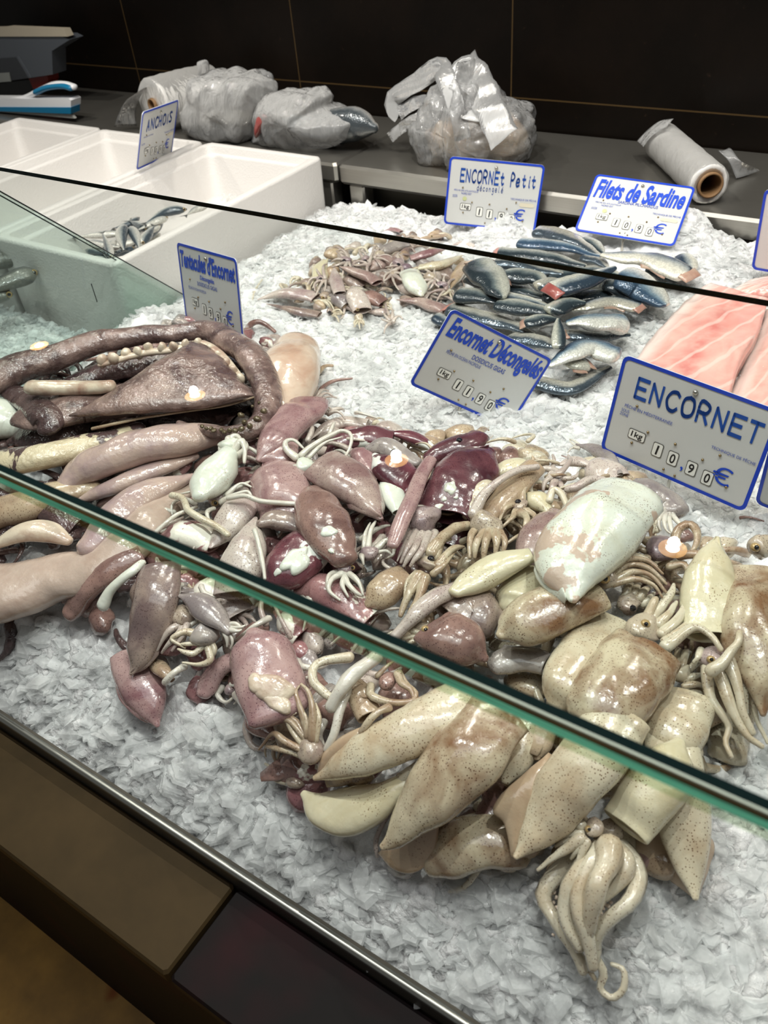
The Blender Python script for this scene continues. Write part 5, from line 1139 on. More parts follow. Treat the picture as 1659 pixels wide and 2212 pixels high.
FISH = [('rearmost sardine fillet, silver bellied, just under the small squid sign', [(1160, 502), (1225, 515), (1292, 550)], 34, 'sarsilver', .012, None, 0),
 ('blue sardine fillet parallel to and in front of the rearmost one', [(1125, 526), (1200, 530), (1296, 552)], 30, 'sarblue', .016, None, 0),
 ('dark sardine fillet with an orange spot beyond the thin glass edge', [(1082, 546), (1170, 556), (1262, 576)], 34, 'sardark', .014, 'sarred', 0),
 ('short dark sardine fillet near the fillet sign foot', [(1262, 520), (1285, 530), (1304, 548)], 24, 'sardark', .010, 'sarmeat', 0),
 ('pale sardine fillet ending beyond the thin glass edge in the middle', [(1262, 556), (1290, 562), (1312, 578)], 22, 'sarsilver', .014, None, 0),
 ('bright silver sardine fillet lying along the underside of the thin glass edge', [(1076, 566), (1140, 576), (1214, 592)], 34, 'sarsilver', .016, None, 0),
 ('dark leaf-shaped sardine fillet pointing down at the left of the pile', [(1036, 578), (1062, 606), (1082, 642)], 52, 'sardark', .034, 'sarmeat', 0),
 ('scaly dark sardine fillet right of the leaf-shaped one', [(1092, 594), (1145, 600), (1192, 622)], 38, 'sardark', .022, None, 0),
 ('narrow dark sardine fillet beneath the leaf-shaped one', [(1016, 610), (1100, 622), (1180, 645)], 28, 'sardark', .006, None, 0),
 ('long green-black sardine fillet at the left front of the pile', [(1078, 658), (1140, 668), (1204, 674)], 36, 'sardark', .026, None, 0),
 ('green-backed sardine fillet at the far left of the pile', [(994, 636), (1035, 640), (1078, 655)], 40, 'sardark', .022, None, 0),
 ('silver-edged sardine fillet on top of the long green-black one', [(1075, 642), (1130, 650), (1196, 668)], 30, 'sardine', .018, None, 0),
 ('silver sardine fillet along the top edge of the slanted sign', [(978, 668), (1060, 690), (1150, 718)], 36, 'sarsilver', .012, 'sarred', 0),
 ('blunt sardine fillet end at the upper left corner of the slanted sign', [(948, 686), (966, 694), (986, 708)], 32, 'sardine', .006, None, 0),
 ('sardine fillet with pink belly flesh in the pile centre', [(1140, 700), (1170, 690), (1206, 688)], 30, 'sardark', .024, 'sarmeat', 0),
 ('short sardine fillet with a bright silver cut end in the middle', [(1168, 620), (1190, 614), (1216, 612)], 34, 'sarsilver', .026, None, 0),
 ('large sardine fillet with red belly flesh on top of the pile', [(1206, 626), (1262, 606), (1330, 578)], 46, 'sardine', .040, 'sarred', 0),
 ('violet-grey folded sardine fillet in the pile centre', [(1196, 668), (1225, 656), (1264, 652)], 34, 'sardark', .034, None, 0),
 ('blue and silver sardine fillet lying straight across the right centre', [(1346, 702), (1290, 696), (1226, 694)], 50, 'sarblue', .032, None, 0),
 ('folded sardine fillet with tan inner side above the blue and silver one', [(1374, 664), (1310, 654), (1236, 668)], 28, 'sarsilver', .028, 'sarmeat', 0),
 ('dark sardine fillet under the thin glass edge at right', [(1312, 612), (1340, 625), (1368, 648)], 34, 'sardark', .022, None, 0),
 ('wide blue scaly sardine fillet under the thin glass edge at far right', [(1350, 598), (1394, 626), (1432, 662)], 58, 'sarblue', .024, None, 0),
 ('longest sardine fillet with golden flank behind the thin glass edge', [(1478, 592), (1400, 562), (1302, 550)], 42, 'sardine', .022, 'sarmeat', 0),
 ('sardine tail piece standing on end at the far right', [(1478, 556), (1486, 572), (1494, 590)], 28, 'sardine', .014, None, 0),
 ('thin dark sardine fillet beneath the longest one', [(1400, 584), (1430, 594), (1462, 608)], 22, 'sardark', .008, None, 0),
 ('dark sardine tail standing upright in the front centre', [(1208, 752), (1206, 720), (1206, 688)], 20, 'sardark', .040, None, 1),
 ('pale sardine fillet behind the right edge of the slanted sign', [(1105, 732), (1150, 736), (1206, 748)], 36, 'sarsilver', .014, None, 0),
 ('glossy dark blue sardine fillet arched at the front right', [(1328, 768), (1256, 750), (1186, 790)], 42, 'sarblue', .030, None, 0),
 ('sardine fillet with a pale round cut end under the arched blue one', [(1262, 788), (1240, 786), (1212, 784)], 36, 'sardark', .014, 'sarmeat', 0),
 ('brilliant silver sardine fillet nearest the large front sign', [(1166, 826), (1236, 836), (1318, 792)], 32, 'sarsilver', .006, 'sarmeat', 0),
 ('pale sardine fillet underside at right of the upright tail', [(1230, 722), (1290, 728), (1360, 722)], 30, 'sarsilver', .014, 'sarmeat', 0),
 ('grey sardine fillet hidden under the red-bellied one', [(1180, 640), (1260, 640), (1330, 632)], 40, 'sardark', .008, None, 0),
 ('grey sardine fillet hidden behind the silver one at the glass edge', [(1190, 600), (1280, 590), (1350, 600)], 40, 'sardark', .006, None, 0)]
for lb, pts, w, mt_, lf, meat, tl in FISH: sardine(lb, pts, w * 1.2, mt_, lf, meat, bool(tl), flat=0.42)

# anchovies in the box
GA = 'anchovies in the polystyrene box'
def pz(px, py, z):
    return at(px, py, z)
M['anchovy'] = fishskin('anchovy_skin', (70, 80, 88), (150, 156, 156), (200, 198, 190), 0.25, 0.15)
M['gill'] = plain('red_gill', (150, 70, 66), 0.3, coat=0.5)
BOXF = CZ - 0.55 - 0.115
def whole_fish(label, pts, w, lift, mat='anchovy', name='anchovy', cat='anchovy', group=GA, base_z=BOXF, flip=False, detail=True):
    P2 = crs(np.array(pts, float), 22); c = at(P2[11][0], P2[11][1], base_z + lift); r = w / 2 * m_per_px(c)
    P = np.array([at(a, b, base_z + lift + r * 0.55) for a, b in P2])
    pr = np.array(PROF['fish']); k = np.interp(np.linspace(0, 1, 22), pr[:, 0], pr[:, 1]); rs = r * k; rn = rs * 0.62
    base = P[11].copy(); base[2] -= r * 0.6
    t = thing(name, label, cat, base, group)
    V, Fc, UV = tube_geo(P, rs, rn, 16)
    if flip: UV[:, 1] = 1 - UV[:, 1]
    mesh('fish_body', V, Fc, M[mat], t, base, uv=UV)
    T, S, Nn = frames(P); d = np.array([0, 0, CZ]) - P[1]; d /= np.linalg.norm(d)
    q = P[1] + d * rn[1] * 0.95; e = mesh('eye', *ball_geo(q, r * 0.26, 10, 7), M['eye_gold'], t, base); mesh('pupil', *ball_geo(q + d * r * 0.16, r * 0.16, 8, 6), M['pupil'], e, base)
    A = [P[-1] + S[-1] * rs[-1] * a for a in np.linspace(-0.9, 0.9, 5)]; B = [P[-1] + S[-1] * r * a * 1.2 + T[-1] * r * (0.7 + 0.9 * abs(a)) for a in np.linspace(-0.9, 0.9, 5)]
    V, Fc, uv = sheet_geo(A, B, r * 0.08, 0, 8, 4, 0.0003, nseed()); mesh('tail_fin', V, Fc, M['bluefin'], t, base, uv=uv)
    if detail:
        q = P[4] + d * rn[4] * 0.82; mesh('gill', *ball_geo(q, (r * 0.22, r * 0.32, r * 0.22), 8, 6), M['gill'], t, base)
    return t
ANCH = [('anchovy lying along the left, longest and flattest of the heap', [(262, 504), (215, 508), (166, 512)], 17, .012), ('anchovy with head up in the heap centre, pink gill showing', [(268, 486), (262, 510), (268, 540)], 20, .034),
 ('anchovy leaning beside the head-up one, pointing at the back right', [(282, 490), (292, 510), (300, 535)], 18, .028), ('anchovy with pink open gill at the left front of the heap', [(188, 522), (220, 530), (258, 534)], 18, .020),
 ('anchovy low at the front left with a gold eye', [(186, 540), (215, 546), (250, 548)], 17, .010), ('anchovy in the front centre lying on its back, grey', [(290, 535), (262, 545), (226, 552)], 17, .016),
 ('anchovy stretched along the right wall, lower one', [(362, 470), (335, 480), (300, 496)], 18, .018), ('anchovy stretched along the right wall, upper one with silver head', [(402, 452), (360, 458), (318, 480)], 22, .020),
 ('anchovy farthest back, alone near the ice in the box', [(448, 446), (425, 452), (404, 464)], 15, .004), ('anchovy with raised dark tail in the front of the heap', [(240, 556), (234, 534), (222, 504)], 14, .030),
 ('anchovy pointing at the viewer on the right with open mouth', [(308, 526), (318, 508), (332, 490)], 19, .024), ('anchovy under the one pointing at the viewer', [(318, 498), (300, 486), (282, 478)], 17, .012),
 ('anchovy showing its pink gill beside the right wall', [(345, 488), (325, 498), (308, 515)], 17, .010), ('anchovy at the very front under the glass edge lines', [(196, 556), (228, 562), (262, 560)], 17, .004),
 ('anchovy with white belly in the heap centre left', [(248, 520), (232, 540), (236, 562)], 18, .016), ('anchovy behind the head-up one, half hidden', [(300, 470), (275, 485), (250, 492)], 16, .006),
 ('anchovy hidden at bottom of the heap, tail at left', [(310, 545), (270, 552), (215, 545)], 18, .000), ('anchovy hidden at bottom near the right wall', [(350, 480), (320, 510), (290, 530)], 18, .000)]
for i, (lb, pts, w, lf) in enumerate(ANCH): whole_fish(lb, pts, w * 1.4, lf, flip=bool(i % 2), base_z=CZ - 0.632 + (0.012 if pts[1][0] < 262 else 0.0))
for i, (lb, pts) in enumerate((('anchovy at the bottom of the heap under the left one', [(300, 520), (262, 528), (225, 532)]), ('anchovy at the bottom of the heap near the front rim', [(230, 548), (258, 556), (290, 552)]),
                               ('anchovy at the bottom of the heap under the open-mouthed one', [(345, 505), (318, 522), (292, 540)]), ('anchovy at the bottom rear of the heap against the left wall', [(250, 500), (285, 500), (320, 492)]))):
    whole_fish(lb, pts, 24, 0.0, base_z=CZ - 0.655)
# loose ice lumps in that box
for k, (a, b, r) in enumerate(((480, 425, 12), (500, 432, 14), (525, 420, 13), (515, 436, 9))):
    p = at(a, b, BOXF + 0.006); rr = r * m_per_px(p); V, Fc = ball_geo(p, (rr, rr, rr * 0.8), 8, 6)
    o = mesh('ice_lump', wob(V, 90, rr * 0.4, nseed()), Fc, M['ice'], None, p, smooth=False); o.location = p
    tag(o, ['ice lump in the anchovy box, leftmost of four', 'ice lump in the anchovy box, biggest one', 'ice lump in the anchovy box, highest up at the rear', 'smallest ice lump in the anchovy box, nearest the right wall'][k], 'ice lump', 'ice lumps in the anchovy box')
# dark fish on the ice left of the divider
M['darkfish'] = fishskin('dark_fish_skin', (44, 46, 46), (70, 70, 68), (110, 108, 102), 0.3, 0.0)
for lb, pts, w, lf in (('dark scaly fish at the left edge behind the glass divider, upper one', [(44, 552), (0, 562), (-80, 590)], 62, .056), ('dark scaly fish behind the glass divider, tail near the picture edge', [(78, 588), (30, 604), (-60, 640)], 60, .050),
                       ('dark fish lowest at the left edge behind the glass divider', [(24, 636), (-20, 640), (-80, 650)], 52, .034)):
    whole_fish(lb, pts, w, lf, 'darkfish', 'dark_fish', 'fish', 'dark fish left of the divider', CZ - 0.665, detail=False)

# pink fish fillets on the right
m, nt, bs = newmat('pink_fish_flesh'); L = nt.links
tc = nt.nodes.new('ShaderNodeTexCoord'); v = objcoord(nt)
s = N(nt, 'ShaderNodeSeparateXYZ'); L.new(tc.outputs['UV'], s.inputs[0])
w_ = N(nt, 'ShaderNodeTexWave'); w_.inputs['Scale'].default_value = 2.6; w_.inputs['Distortion'].default_value = 2.6; w_.inputs['Detail'].default_value = 2; w_.inputs['Detail Scale'].default_value = 1.5; w_.bands_direction = 'DIAGONAL'; L.new(tc.outputs['UV'], w_.inputs['Vector'])
n1 = noise_tex(nt, v, 16, 4, 0.6, 0.6)
c = mixc(nt, ramp(nt, n1, 0.35, 0.72), srgb(236, 190, 178), srgb(226, 152, 142))
cr_ = nt.nodes.new('ShaderNodeValToRGB'); e = cr_.color_ramp.elements; e[0].position = 0.30; e[0].color = (0, 0, 0, 1); e[1].position = 0.62; e[1].color = (0, 0, 0, 1); q = e.new(0.45); q.color = (1, 1, 1, 1)
L.new(s.outputs[1], cr_.inputs[0])
c = mixc(nt, mul(nt, mul(nt, cr_.outputs[0], ramp(nt, noise_tex(nt, v, 40, 3), 0.35, 0.65)), 0.8), c, srgb(206, 104, 100))
c = mixc(nt, mul(nt, ramp(nt, w_.outputs['Fac'], 0.90, 0.98), 0.45), c, srgb(246, 222, 212))
c = mixc(nt, ramp(nt, s.outputs[1], 0.80, 0.92), c, srgb(236, 214, 206))
L.new(c, bs.inputs['Base Color']); bs.inputs['Roughness'].default_value = 0.22; bs.inputs['Coat Weight'].default_value = 0.5; bs.inputs['Coat Roughness'].default_value = 0.08
bs.inputs['Subsurface Weight'].default_value = 0.15; bs.inputs['Subsurface Radius'].default_value = (1, .5, .4); bs.inputs['Subsurface Scale'].default_value = 0.006
p = bump(nt, bs, w_.outputs['Fac'], 0.35, 0.004); bump(nt, bs, noise_tex(nt, v, 90, 3), 0.3, 0.003, p)
M['fillet'] = m
def fillet(label, A, B, lift, th, dome):
    PA = [proj(a, b, lift + th * 0.5) for a, b in A]; PB = [proj(a, b, lift) for a, b in B]
    V, Fc, uv = sheet_geo(PA, PB, th, dome, 40, 24, 0.002, nseed()); V = wob(wob(V, 22, 0.004, nseed()), 70, 0.0015, nseed())
    o = V.mean(0); o[2] = V[:, 2].min(); ob = mesh('pink_fish_fillet', V, Fc, M['fillet'], None, o, uv=uv); ob.location = o
    return tag(ob, label, 'fish fillet', 'pink fish fillets')
fillet('thick pink fish fillet with white skirt behind the large front sign', [(1545, 935), (1585, 840), (1630, 730), (1660, 652)], [(1335, 830), (1385, 760), (1465, 665), (1535, 612)], 0.012, 0.024, 0.006)
fillet('pink fish fillet cut by the right picture edge', [(1780, 990), (1800, 860), (1800, 740), (1790, 660)], [(1535, 930), (1590, 830), (1630, 740), (1662, 668)], 0.004, 0.022, 0.006)
fillet('reddish fish fillet behind the thin glass edge at the right picture edge', [(1690, 640), (1740, 625), (1780, 612), (1800, 600)], [(1570, 632), (1600, 612), (1640, 600), (1700, 590)], 0.006, 0.018, 0.004)

# ------------------------------------------------------------------ price signs
M['panel'] = plain('white_sign_panel', (205, 206, 204), 0.28)
M['blueframe'] = plain('blue_sign_frame', (28, 66, 190), 0.3)
M['blueink'] = plain('blue_print', (24, 72, 196), 0.4)
M['marker'] = plain('blue_marker_ink', (20, 74, 160), 0.4)
M['thinblue'] = plain('fine_blue_print', (58, 84, 176), 0.45)
M['tile'] = plain('white_price_tile', (236, 236, 230), 0.35)
M['tileline'] = plain('grey_tile_outline', (96, 94, 88), 0.4)
M['black'] = plain('black_print', (22, 22, 24), 0.4)
M['brass'] = plain('brass_rivet', (150, 130, 96), 0.3, 0.8)
M['chrome'] = plain('chrome_rivet', (190, 186, 176), 0.2, 0.9)
M['tape'] = plain('cream_label_strip', (214, 206, 184), 0.5)
M['greendot'] = plain('pale_green_sticker', (196, 202, 150), 0.5)
_dg = None
def text_geo(s, shear=0.0, off=0.0):
    cu = bpy.data.curves.new('txt', 'FONT'); cu.body = s; cu.size = 1.0; cu.shear = shear; cu.offset = off; cu.resolution_u = 4
    o = bpy.data.objects.new('txt', cu); COL.objects.link(o)
    dg = bpy.context.evaluated_depsgraph_get(); dg.update()
    me = bpy.data.meshes.new_from_object(o.evaluated_get(dg))
    V = np.array([tuple(q.co) for q in me.vertices]); Fc = [tuple(p.vertices) for p in me.polygons]
    bpy.data.objects.remove(o); bpy.data.curves.remove(cu); bpy.data.meshes.remove(me)
    return V[:, :2], Fc
STROKE = {'E': [[(1, 1), (0, 1), (0, 0), (1, 0)], [(0, .52), (.8, .52)]], 'N': [[(0, 0), (0, 1), (.9, 0), (.9, 1)]], 'C': [[(1, .85), (.7, 1), (.25, .9), (0, .5), (.25, .08), (.7, 0), (1, .18)]],
          'O': [[(.5, 1), (.1, .85), (0, .5), (.15, .1), (.5, 0), (.9, .15), (1, .5), (.85, .88), (.5, 1)]], 'R': [[(0, 0), (0, 1), (.6, 1), (.85, .78), (.6, .5), (0, .5)], [(.4, .5), (.9, 0)]],
          'T': [[(0, 1), (1, 1)], [(.5, 1), (.5, 0)]], 'A': [[(0, 0), (.45, 1), (.85, 0)], [(.15, .38), (.7, .38)]], 'H': [[(0, 0), (0, 1)], [(.8, 0), (.8, 1)], [(0, .5), (.8, .5)]],
          'I': [[(.3, 0), (.3, .85)]], 'S': [[(.9, .9), (.5, 1), (.1, .8), (.5, .52), (.85, .3), (.6, .03), (0, .1)]], 'P': [[(.1, -.05), (.1, 1), (.6, 1), (.9, .75), (.55, .48), (.1, .48)]],
          'e': [[(.05, .3), (.75, .36), (.6, .6), (.2, .58), (0, .28), (.25, 0), (.8, .1)]], 't': [[(.4, .95), (.35, .2), (.55, 0), (.85, .12)], [(.05, .62), (.8, .62)]],
          'i': [[(.35, .6), (.35, .1), (.5, 0)], [(.37, .82), (.4, .88)]], 'd': [[(.75, .5), (.4, .6), (.05, .3), (.3, 0), (.7, .2)], [(.78, 1), (.72, .1), (.95, 0)]], 'c': [[(.75, .5), (.4, .6), (.05, .3), (.35, 0), (.8, .12)]],
          'o': [[(.4, .6), (.05, .32), (.35, 0), (.75, .3), (.4, .6)]], 'n': [[(.05, .6), (.08, 0)], [(.08, .35), (.4, .6), (.65, .4), (.7, 0)]], 'g': [[(.7, .55), (.3, .6), (.05, .3), (.35, .05), (.7, .3)], [(.72, .6), (.68, -.35), (.3, -.45), (.05, -.3)]],
          'l': [[(.3, 1), (.3, .1), (.5, 0)]], 'é': [[(.05, .3), (.75, .36), (.6, .6), (.2, .58), (0, .28), (.25, 0), (.8, .1)], [(.4, .75), (.65, .95)]]}
def stroke_geo(s, wd):
    parts = []; x = 0.0
    for ch in s:
        if ch == ' ': x += 0.75; continue
        for st in STROKE[ch]:
            Pp = np.array(st, float); sm = crs(Pp, 4 * len(Pp)) if len(Pp) > 4 and ch not in 'EN' else Pp
            for a, b in zip(sm[:-1], sm[1:]):
                d = b - a; l = np.hypot(*d) + 1e-9; nn = np.array([-d[1], d[0]]) / l * wd / 2; e = d / l * wd * 0.35
                q = np.array([a - e + nn, a - e - nn, b + e - nn, b + e + nn]); q[:, 0] = q[:, 0] * 0.68 + x
                parts.append((q, [(0, 1, 2, 3)]))
        x += 0.68 * (0.55 if ch in 'Ii' else 1.0) + 0.28
    return join_geo(parts)
def fit(g, u0, u1, v0, v1):                               # fit 2-D geometry into the box u0..u1, v0..v1 (v downwards)
    V, Fc = g; V = np.array(V, float)
    lo, hi = V.min(0), V.max(0); q = (V - lo) / (hi - lo + 1e-9)
    return np.stack([u0 + q[:, 0] * (u1 - u0), v1 + q[:, 1] * (v0 - v1)], 1), Fc
def rr2(u0, u1, v0, v1, r, asp, n=4):
    P = []
    for cx, cy, a0 in ((u1 - r, v0 + r / asp, -90), (u1 - r, v1 - r / asp, 0), (u0 + r, v1 - r / asp, 90), (u0 + r, v0 + r / asp, 180)):
        for k in range(n + 1):
            a = math.radians(a0 + 90 * k / n); P.append((cx + r * math.cos(a), cy + r / asp * math.sin(a)))
    return P
def sign(label, TL, TR, BL, title, price, small, spike=0.03, mats=('panel', 'panel'), extra=(), rivet='brass', latin=None, sub=None, tech=True):
    TL, TR, BL = [np.array(q) + np.array([0, 0, CZ]) for q in (TL, TR, BL)]
    U = TR - TL; Vd = BL - TL; asp = np.linalg.norm(Vd) / np.linalg.norm(U); W_ = np.linalg.norm(U)
    nn = np.cross(U, -Vd); nn /= np.linalg.norm(nn)
    base = TL + U * 0.5 + Vd
    t = thing('price_sign', label, 'price sign', base, 'blue framed price signs')
    def put(uv, h): uv = np.asarray(uv, float); return TL + uv[:, :1] * U + uv[:, 1:2] * Vd + nn * h
    def flat(name, g, mat, h, par=None): return mesh(name, put(g[0], h), g[1], M[mat], par or t, base, False)
    out = rr2(0, 1, 0, 1, 0.045, asp); k = len(out)
    Vb = np.vstack([put(out, 0.0), put(out, -0.0018)])
    mesh('panel', Vb, [tuple(range(k))[::-1], tuple(range(k, 2 * k))] + [(i, (i + 1) % k, k + (i + 1) % k, k + i) for i in range(k)], M['panel'], t, base, False)
    inn = rr2(0.022, 0.978, 0.022 / asp, 1 - 0.022 / asp, 0.03, asp)
    Vb = np.vstack([put(out, 0.0006), put(inn, 0.0006), put(out, -0.0002)])
    mesh('frame', Vb, [(i, k + i, k + (i + 1) % k, (i + 1) % k) for i in range(k)] + [(i, (i + 1) % k, 2 * k + (i + 1) % k, 2 * k + i) for i in range(k)], M['blueframe'], t, base, False)
    kind, txt, box = title
    if kind == 'none': pass
    elif kind == 'hand': g = fit(stroke_geo(txt, 0.2), *box); flat('handwriting', g, 'marker', 0.0007)
    else:
        g = fit(text_geo(txt, 0.22, 0.034), *box); flat('title_lettering', g, 'blueink', 0.0007)
    if sub: g = fit(stroke_geo(sub[0], 0.13), *sub[1]) if sub[2] == 'hand' else fit(text_geo(sub[0], 0.1, 0.02), *sub[1]); flat('subtitle_lettering', g, 'marker' if sub[2] == 'hand' else 'blueink', 0.0007)
    sm = [fit(text_geo(s), *b) for s, b in small]
    if tech: sm.append(fit(text_geo('TECHNIQUE DE PÊCHE'), 0.69, 0.965, 0.505, 0.545))
    if latin: sm.append(fit(text_geo(latin[0], 0, 0.01), *latin[1]))
    if sm: flat('small_lettering', join_geo(sm), 'thinblue', 0.0007)
    if price: flat('euro_mark', join_geo([fit(text_geo('€', 0.0, 0.0), 0.745, 0.865, 0.665, 0.84), fit(text_geo(','), 0.548, 0.565, 0.825, 0.875)]), 'blueink', 0.0007)
    def tile(u0, u1, v0, v1, s, b):
        o1 = rr2(u0 - 0.005, u1 + 0.005, v0 - 0.007, v1 + 0.007, 0.013, asp); flat('price_tile_outline', (np.array(o1), [tuple(range(len(o1)))[::-1]]), 'tileline', 0.0006)
        o2 = rr2(u0, u1, v0, v1, 0.012, asp); tl = flat('price_tile', (np.array(o2), [tuple(range(len(o2)))[::-1]]), 'tile', 0.0009)
        flat('digit', fit(text_geo(s, 0.08, 0.012), *b), 'black', 0.0012, tl)
    if price: tile(0.165, 0.275, 0.665, 0.755, '1kg', (0.18, 0.262, 0.675, 0.75))
    for (u, v), ch in zip(((0.345, 0.735), (0.455, 0.755), (0.585, 0.775), (0.695, 0.80)), price):
        wch = 0.018 if ch == '1' else 0.034
        tile(u, u + 0.062, v - 0.035, v + 0.095, ch, (u + 0.031 - wch / 2, u + 0.031 + wch / 2, v - 0.018, v + 0.078))
    for i, (u, v, r) in enumerate(((0.5, 0.105, 0.018), (0.17, 0.43, 0.009), (0.285, 0.635, 0.009), (0.475, 0.64, 0.009), (0.665, 0.68, 0.009), (0.755, 0.575, 0.009), (0.85, 0.84, 0.009), (0.2, 0.80, 0.009), (0.45, 0.925, 0.008), (0.53, 0.94, 0.008))):
        c = put([(u, v)], 0.0006)[0]; mesh('rivet', *ball_geo(c, r * W_, 10, 7), M['chrome' if i == 0 else rivet], t, base)
    for u0, u1, v0, v1, mt_ in extra:
        o2 = rr2(u0, u1, v0, v1, min(0.02, (u1 - u0) / 2.01), asp); flat('sticker', (np.array(o2), [tuple(range(len(o2)))[::-1]]), mt_, 0.0007)
    d = Vd / np.linalg.norm(Vd); P = np.array([base - d * 0.02 - nn * 0.003, base + d * 0.0 - nn * 0.003, base + np.array([0, 0, -spike]) - nn * 0.003])
    V, Fc, uv = tube_geo(crs(P, 6), np.full(6, 0.002), np.full(6, 0.002), 8); mesh('spike', V, Fc, M['chrome'], t, base)
    return t
Z3 = CZ
sign('price sign handwritten ANCHOIS standing on the rim between two polystyrene boxes', (-1.4506, 1.2583, -0.4284), (-1.5086, 1.4191, -0.4474), (-1.4856, 1.2325, -0.5409), ('hand', 'ANCHOIS', (0.15, 0.86, 0.16, 0.38)), '1090',
     [('PÊCHE EN ATLANTIQUE', (0.10, 0.36, 0.44, 0.475)), ('SOUS ZONE', (0.06, 0.15, 0.56, 0.59))], 0.012, extra=((0.80, 0.96, 0.56, 0.62, 'tape'),))
sign('price sign Tentacules d\'Encornet standing behind the giant tentacles', (-1.0339, 0.9008, -0.5039), (-0.8609, 0.8547, -0.4852), (-1.0275, 0.8750, -0.6276), ('print', "Tentacules d'Encornet", (0.04, 0.96, 0.07, 0.30)), '1990',
     [('PÊCHE EN OCÉAN PACIFIQUE', (0.13, 0.44, 0.51, 0.56))], 0.045, sub=('Décongelés', (0.36, 0.60, 0.335, 0.41), 'print'), latin=('DOSIDICUS GIGAS', (0.30, 0.64, 0.425, 0.475)), tech=False)
sign('price sign handwritten ENCORNET Petit leaning at the back of the ice', (-0.8171, 1.4208, -0.5018), (-0.6532, 1.4920, -0.5232), (-0.8257, 1.4033, -0.6262), ('hand', 'ENCORNEt Petit', (0.13, 0.93, 0.13, 0.36)), '1190',
     [('PÊCHE EN ATLANTIQUE', (0.08, 0.34, 0.455, 0.49)), ('NORD EST', (0.16, 0.27, 0.50, 0.53)), ('SOUS ZONE', (0.07, 0.12, 0.54, 0.58))], 0.03, sub=('décongelé', (0.32, 0.60, 0.36, 0.50), 'hand'), extra=((0.79, 0.95, 0.57, 0.63, 'tape'), (0.18, 0.225, 0.56, 0.62, 'greendot')))
sign('bright white price sign Filets de Sardine leaning back on the worktable edge', (-0.5504, 1.4874, -0.5267), (-0.3751, 1.5019, -0.5348), (-0.5448, 1.3836, -0.5919), ('print', 'Filets de Sardine', (0.05, 0.95, 0.07, 0.40)), '1090',
     [('PÊCHE EN ATLANTIQUE', (0.10, 0.36, 0.455, 0.49)), ('NORD EST', (0.17, 0.29, 0.50, 0.53)), ('SOUS ZONE', (0.08, 0.14, 0.56, 0.60))], 0.03, latin=('SARDINA PILCHARDUS', (0.32, 0.72, 0.395, 0.445)), extra=((0.78, 0.95, 0.57, 0.625, 'tape'), (0.20, 0.245, 0.57, 0.635, 'greendot')))
sign('steeply tilted price sign Encornet Décongelés stuck in the ice in the middle', (-0.5004, 0.8656, -0.4969), (-0.3970, 0.9611, -0.5975), (-0.5380, 0.8084, -0.5896), ('print', 'Encornet Décongelés', (0.06, 0.97, 0.06, 0.38)), '1190',
     [('PÊCHE EN OCÉAN PACIFIQUE', (0.14, 0.47, 0.43, 0.49))], 0.03, latin=('DOSIDICUS GIGAS', (0.36, 0.68, 0.36, 0.42)), tech=False)
sign('largest price sign handwritten ENCORNET at the right, above the beige squid', (-0.2650, 0.8572, -0.5043), (-0.0802, 0.8234, -0.5110), (-0.2737, 0.8346, -0.6290), ('hand', 'ENCORNET', (0.13, 0.94, 0.13, 0.37)), '1090',
     [('PÊCHE EN MÉDITERRANÉE', (0.09, 0.42, 0.44, 0.48)), ('SOUS', (0.075, 0.13, 0.50, 0.53)), ('ZONE', (0.07, 0.13, 0.54, 0.57))], 0.03)
def blank_sign(label, TLpx, side_px, z_, rightx, yaw):
    b = at(side_px[0], side_px[1], z_); tp = ray(*TLpx) * (b[1] / ray(*TLpx)[1]) + np.array([0, 0, CZ])
    Vd = b - tp; dirx = np.array([math.cos(yaw), math.sin(yaw), -0.06]); U = dirx * 0.18
    return sign(label, tp - [0, 0, CZ], tp + U - [0, 0, CZ], b - [0, 0, CZ], ('none', '', None), '', [], 0.03, tech=False)
blank_sign('price sign barely showing its left edge at the right, below the worktable', (1652, 408), (1623, 581), CZ - 0.60, 0, 0.1)
blank_sign('price sign whose blue corner shows right of the large ENCORNET sign', (1662, 965), (1631, 1086), CZ - 0.645, 0, -0.1)

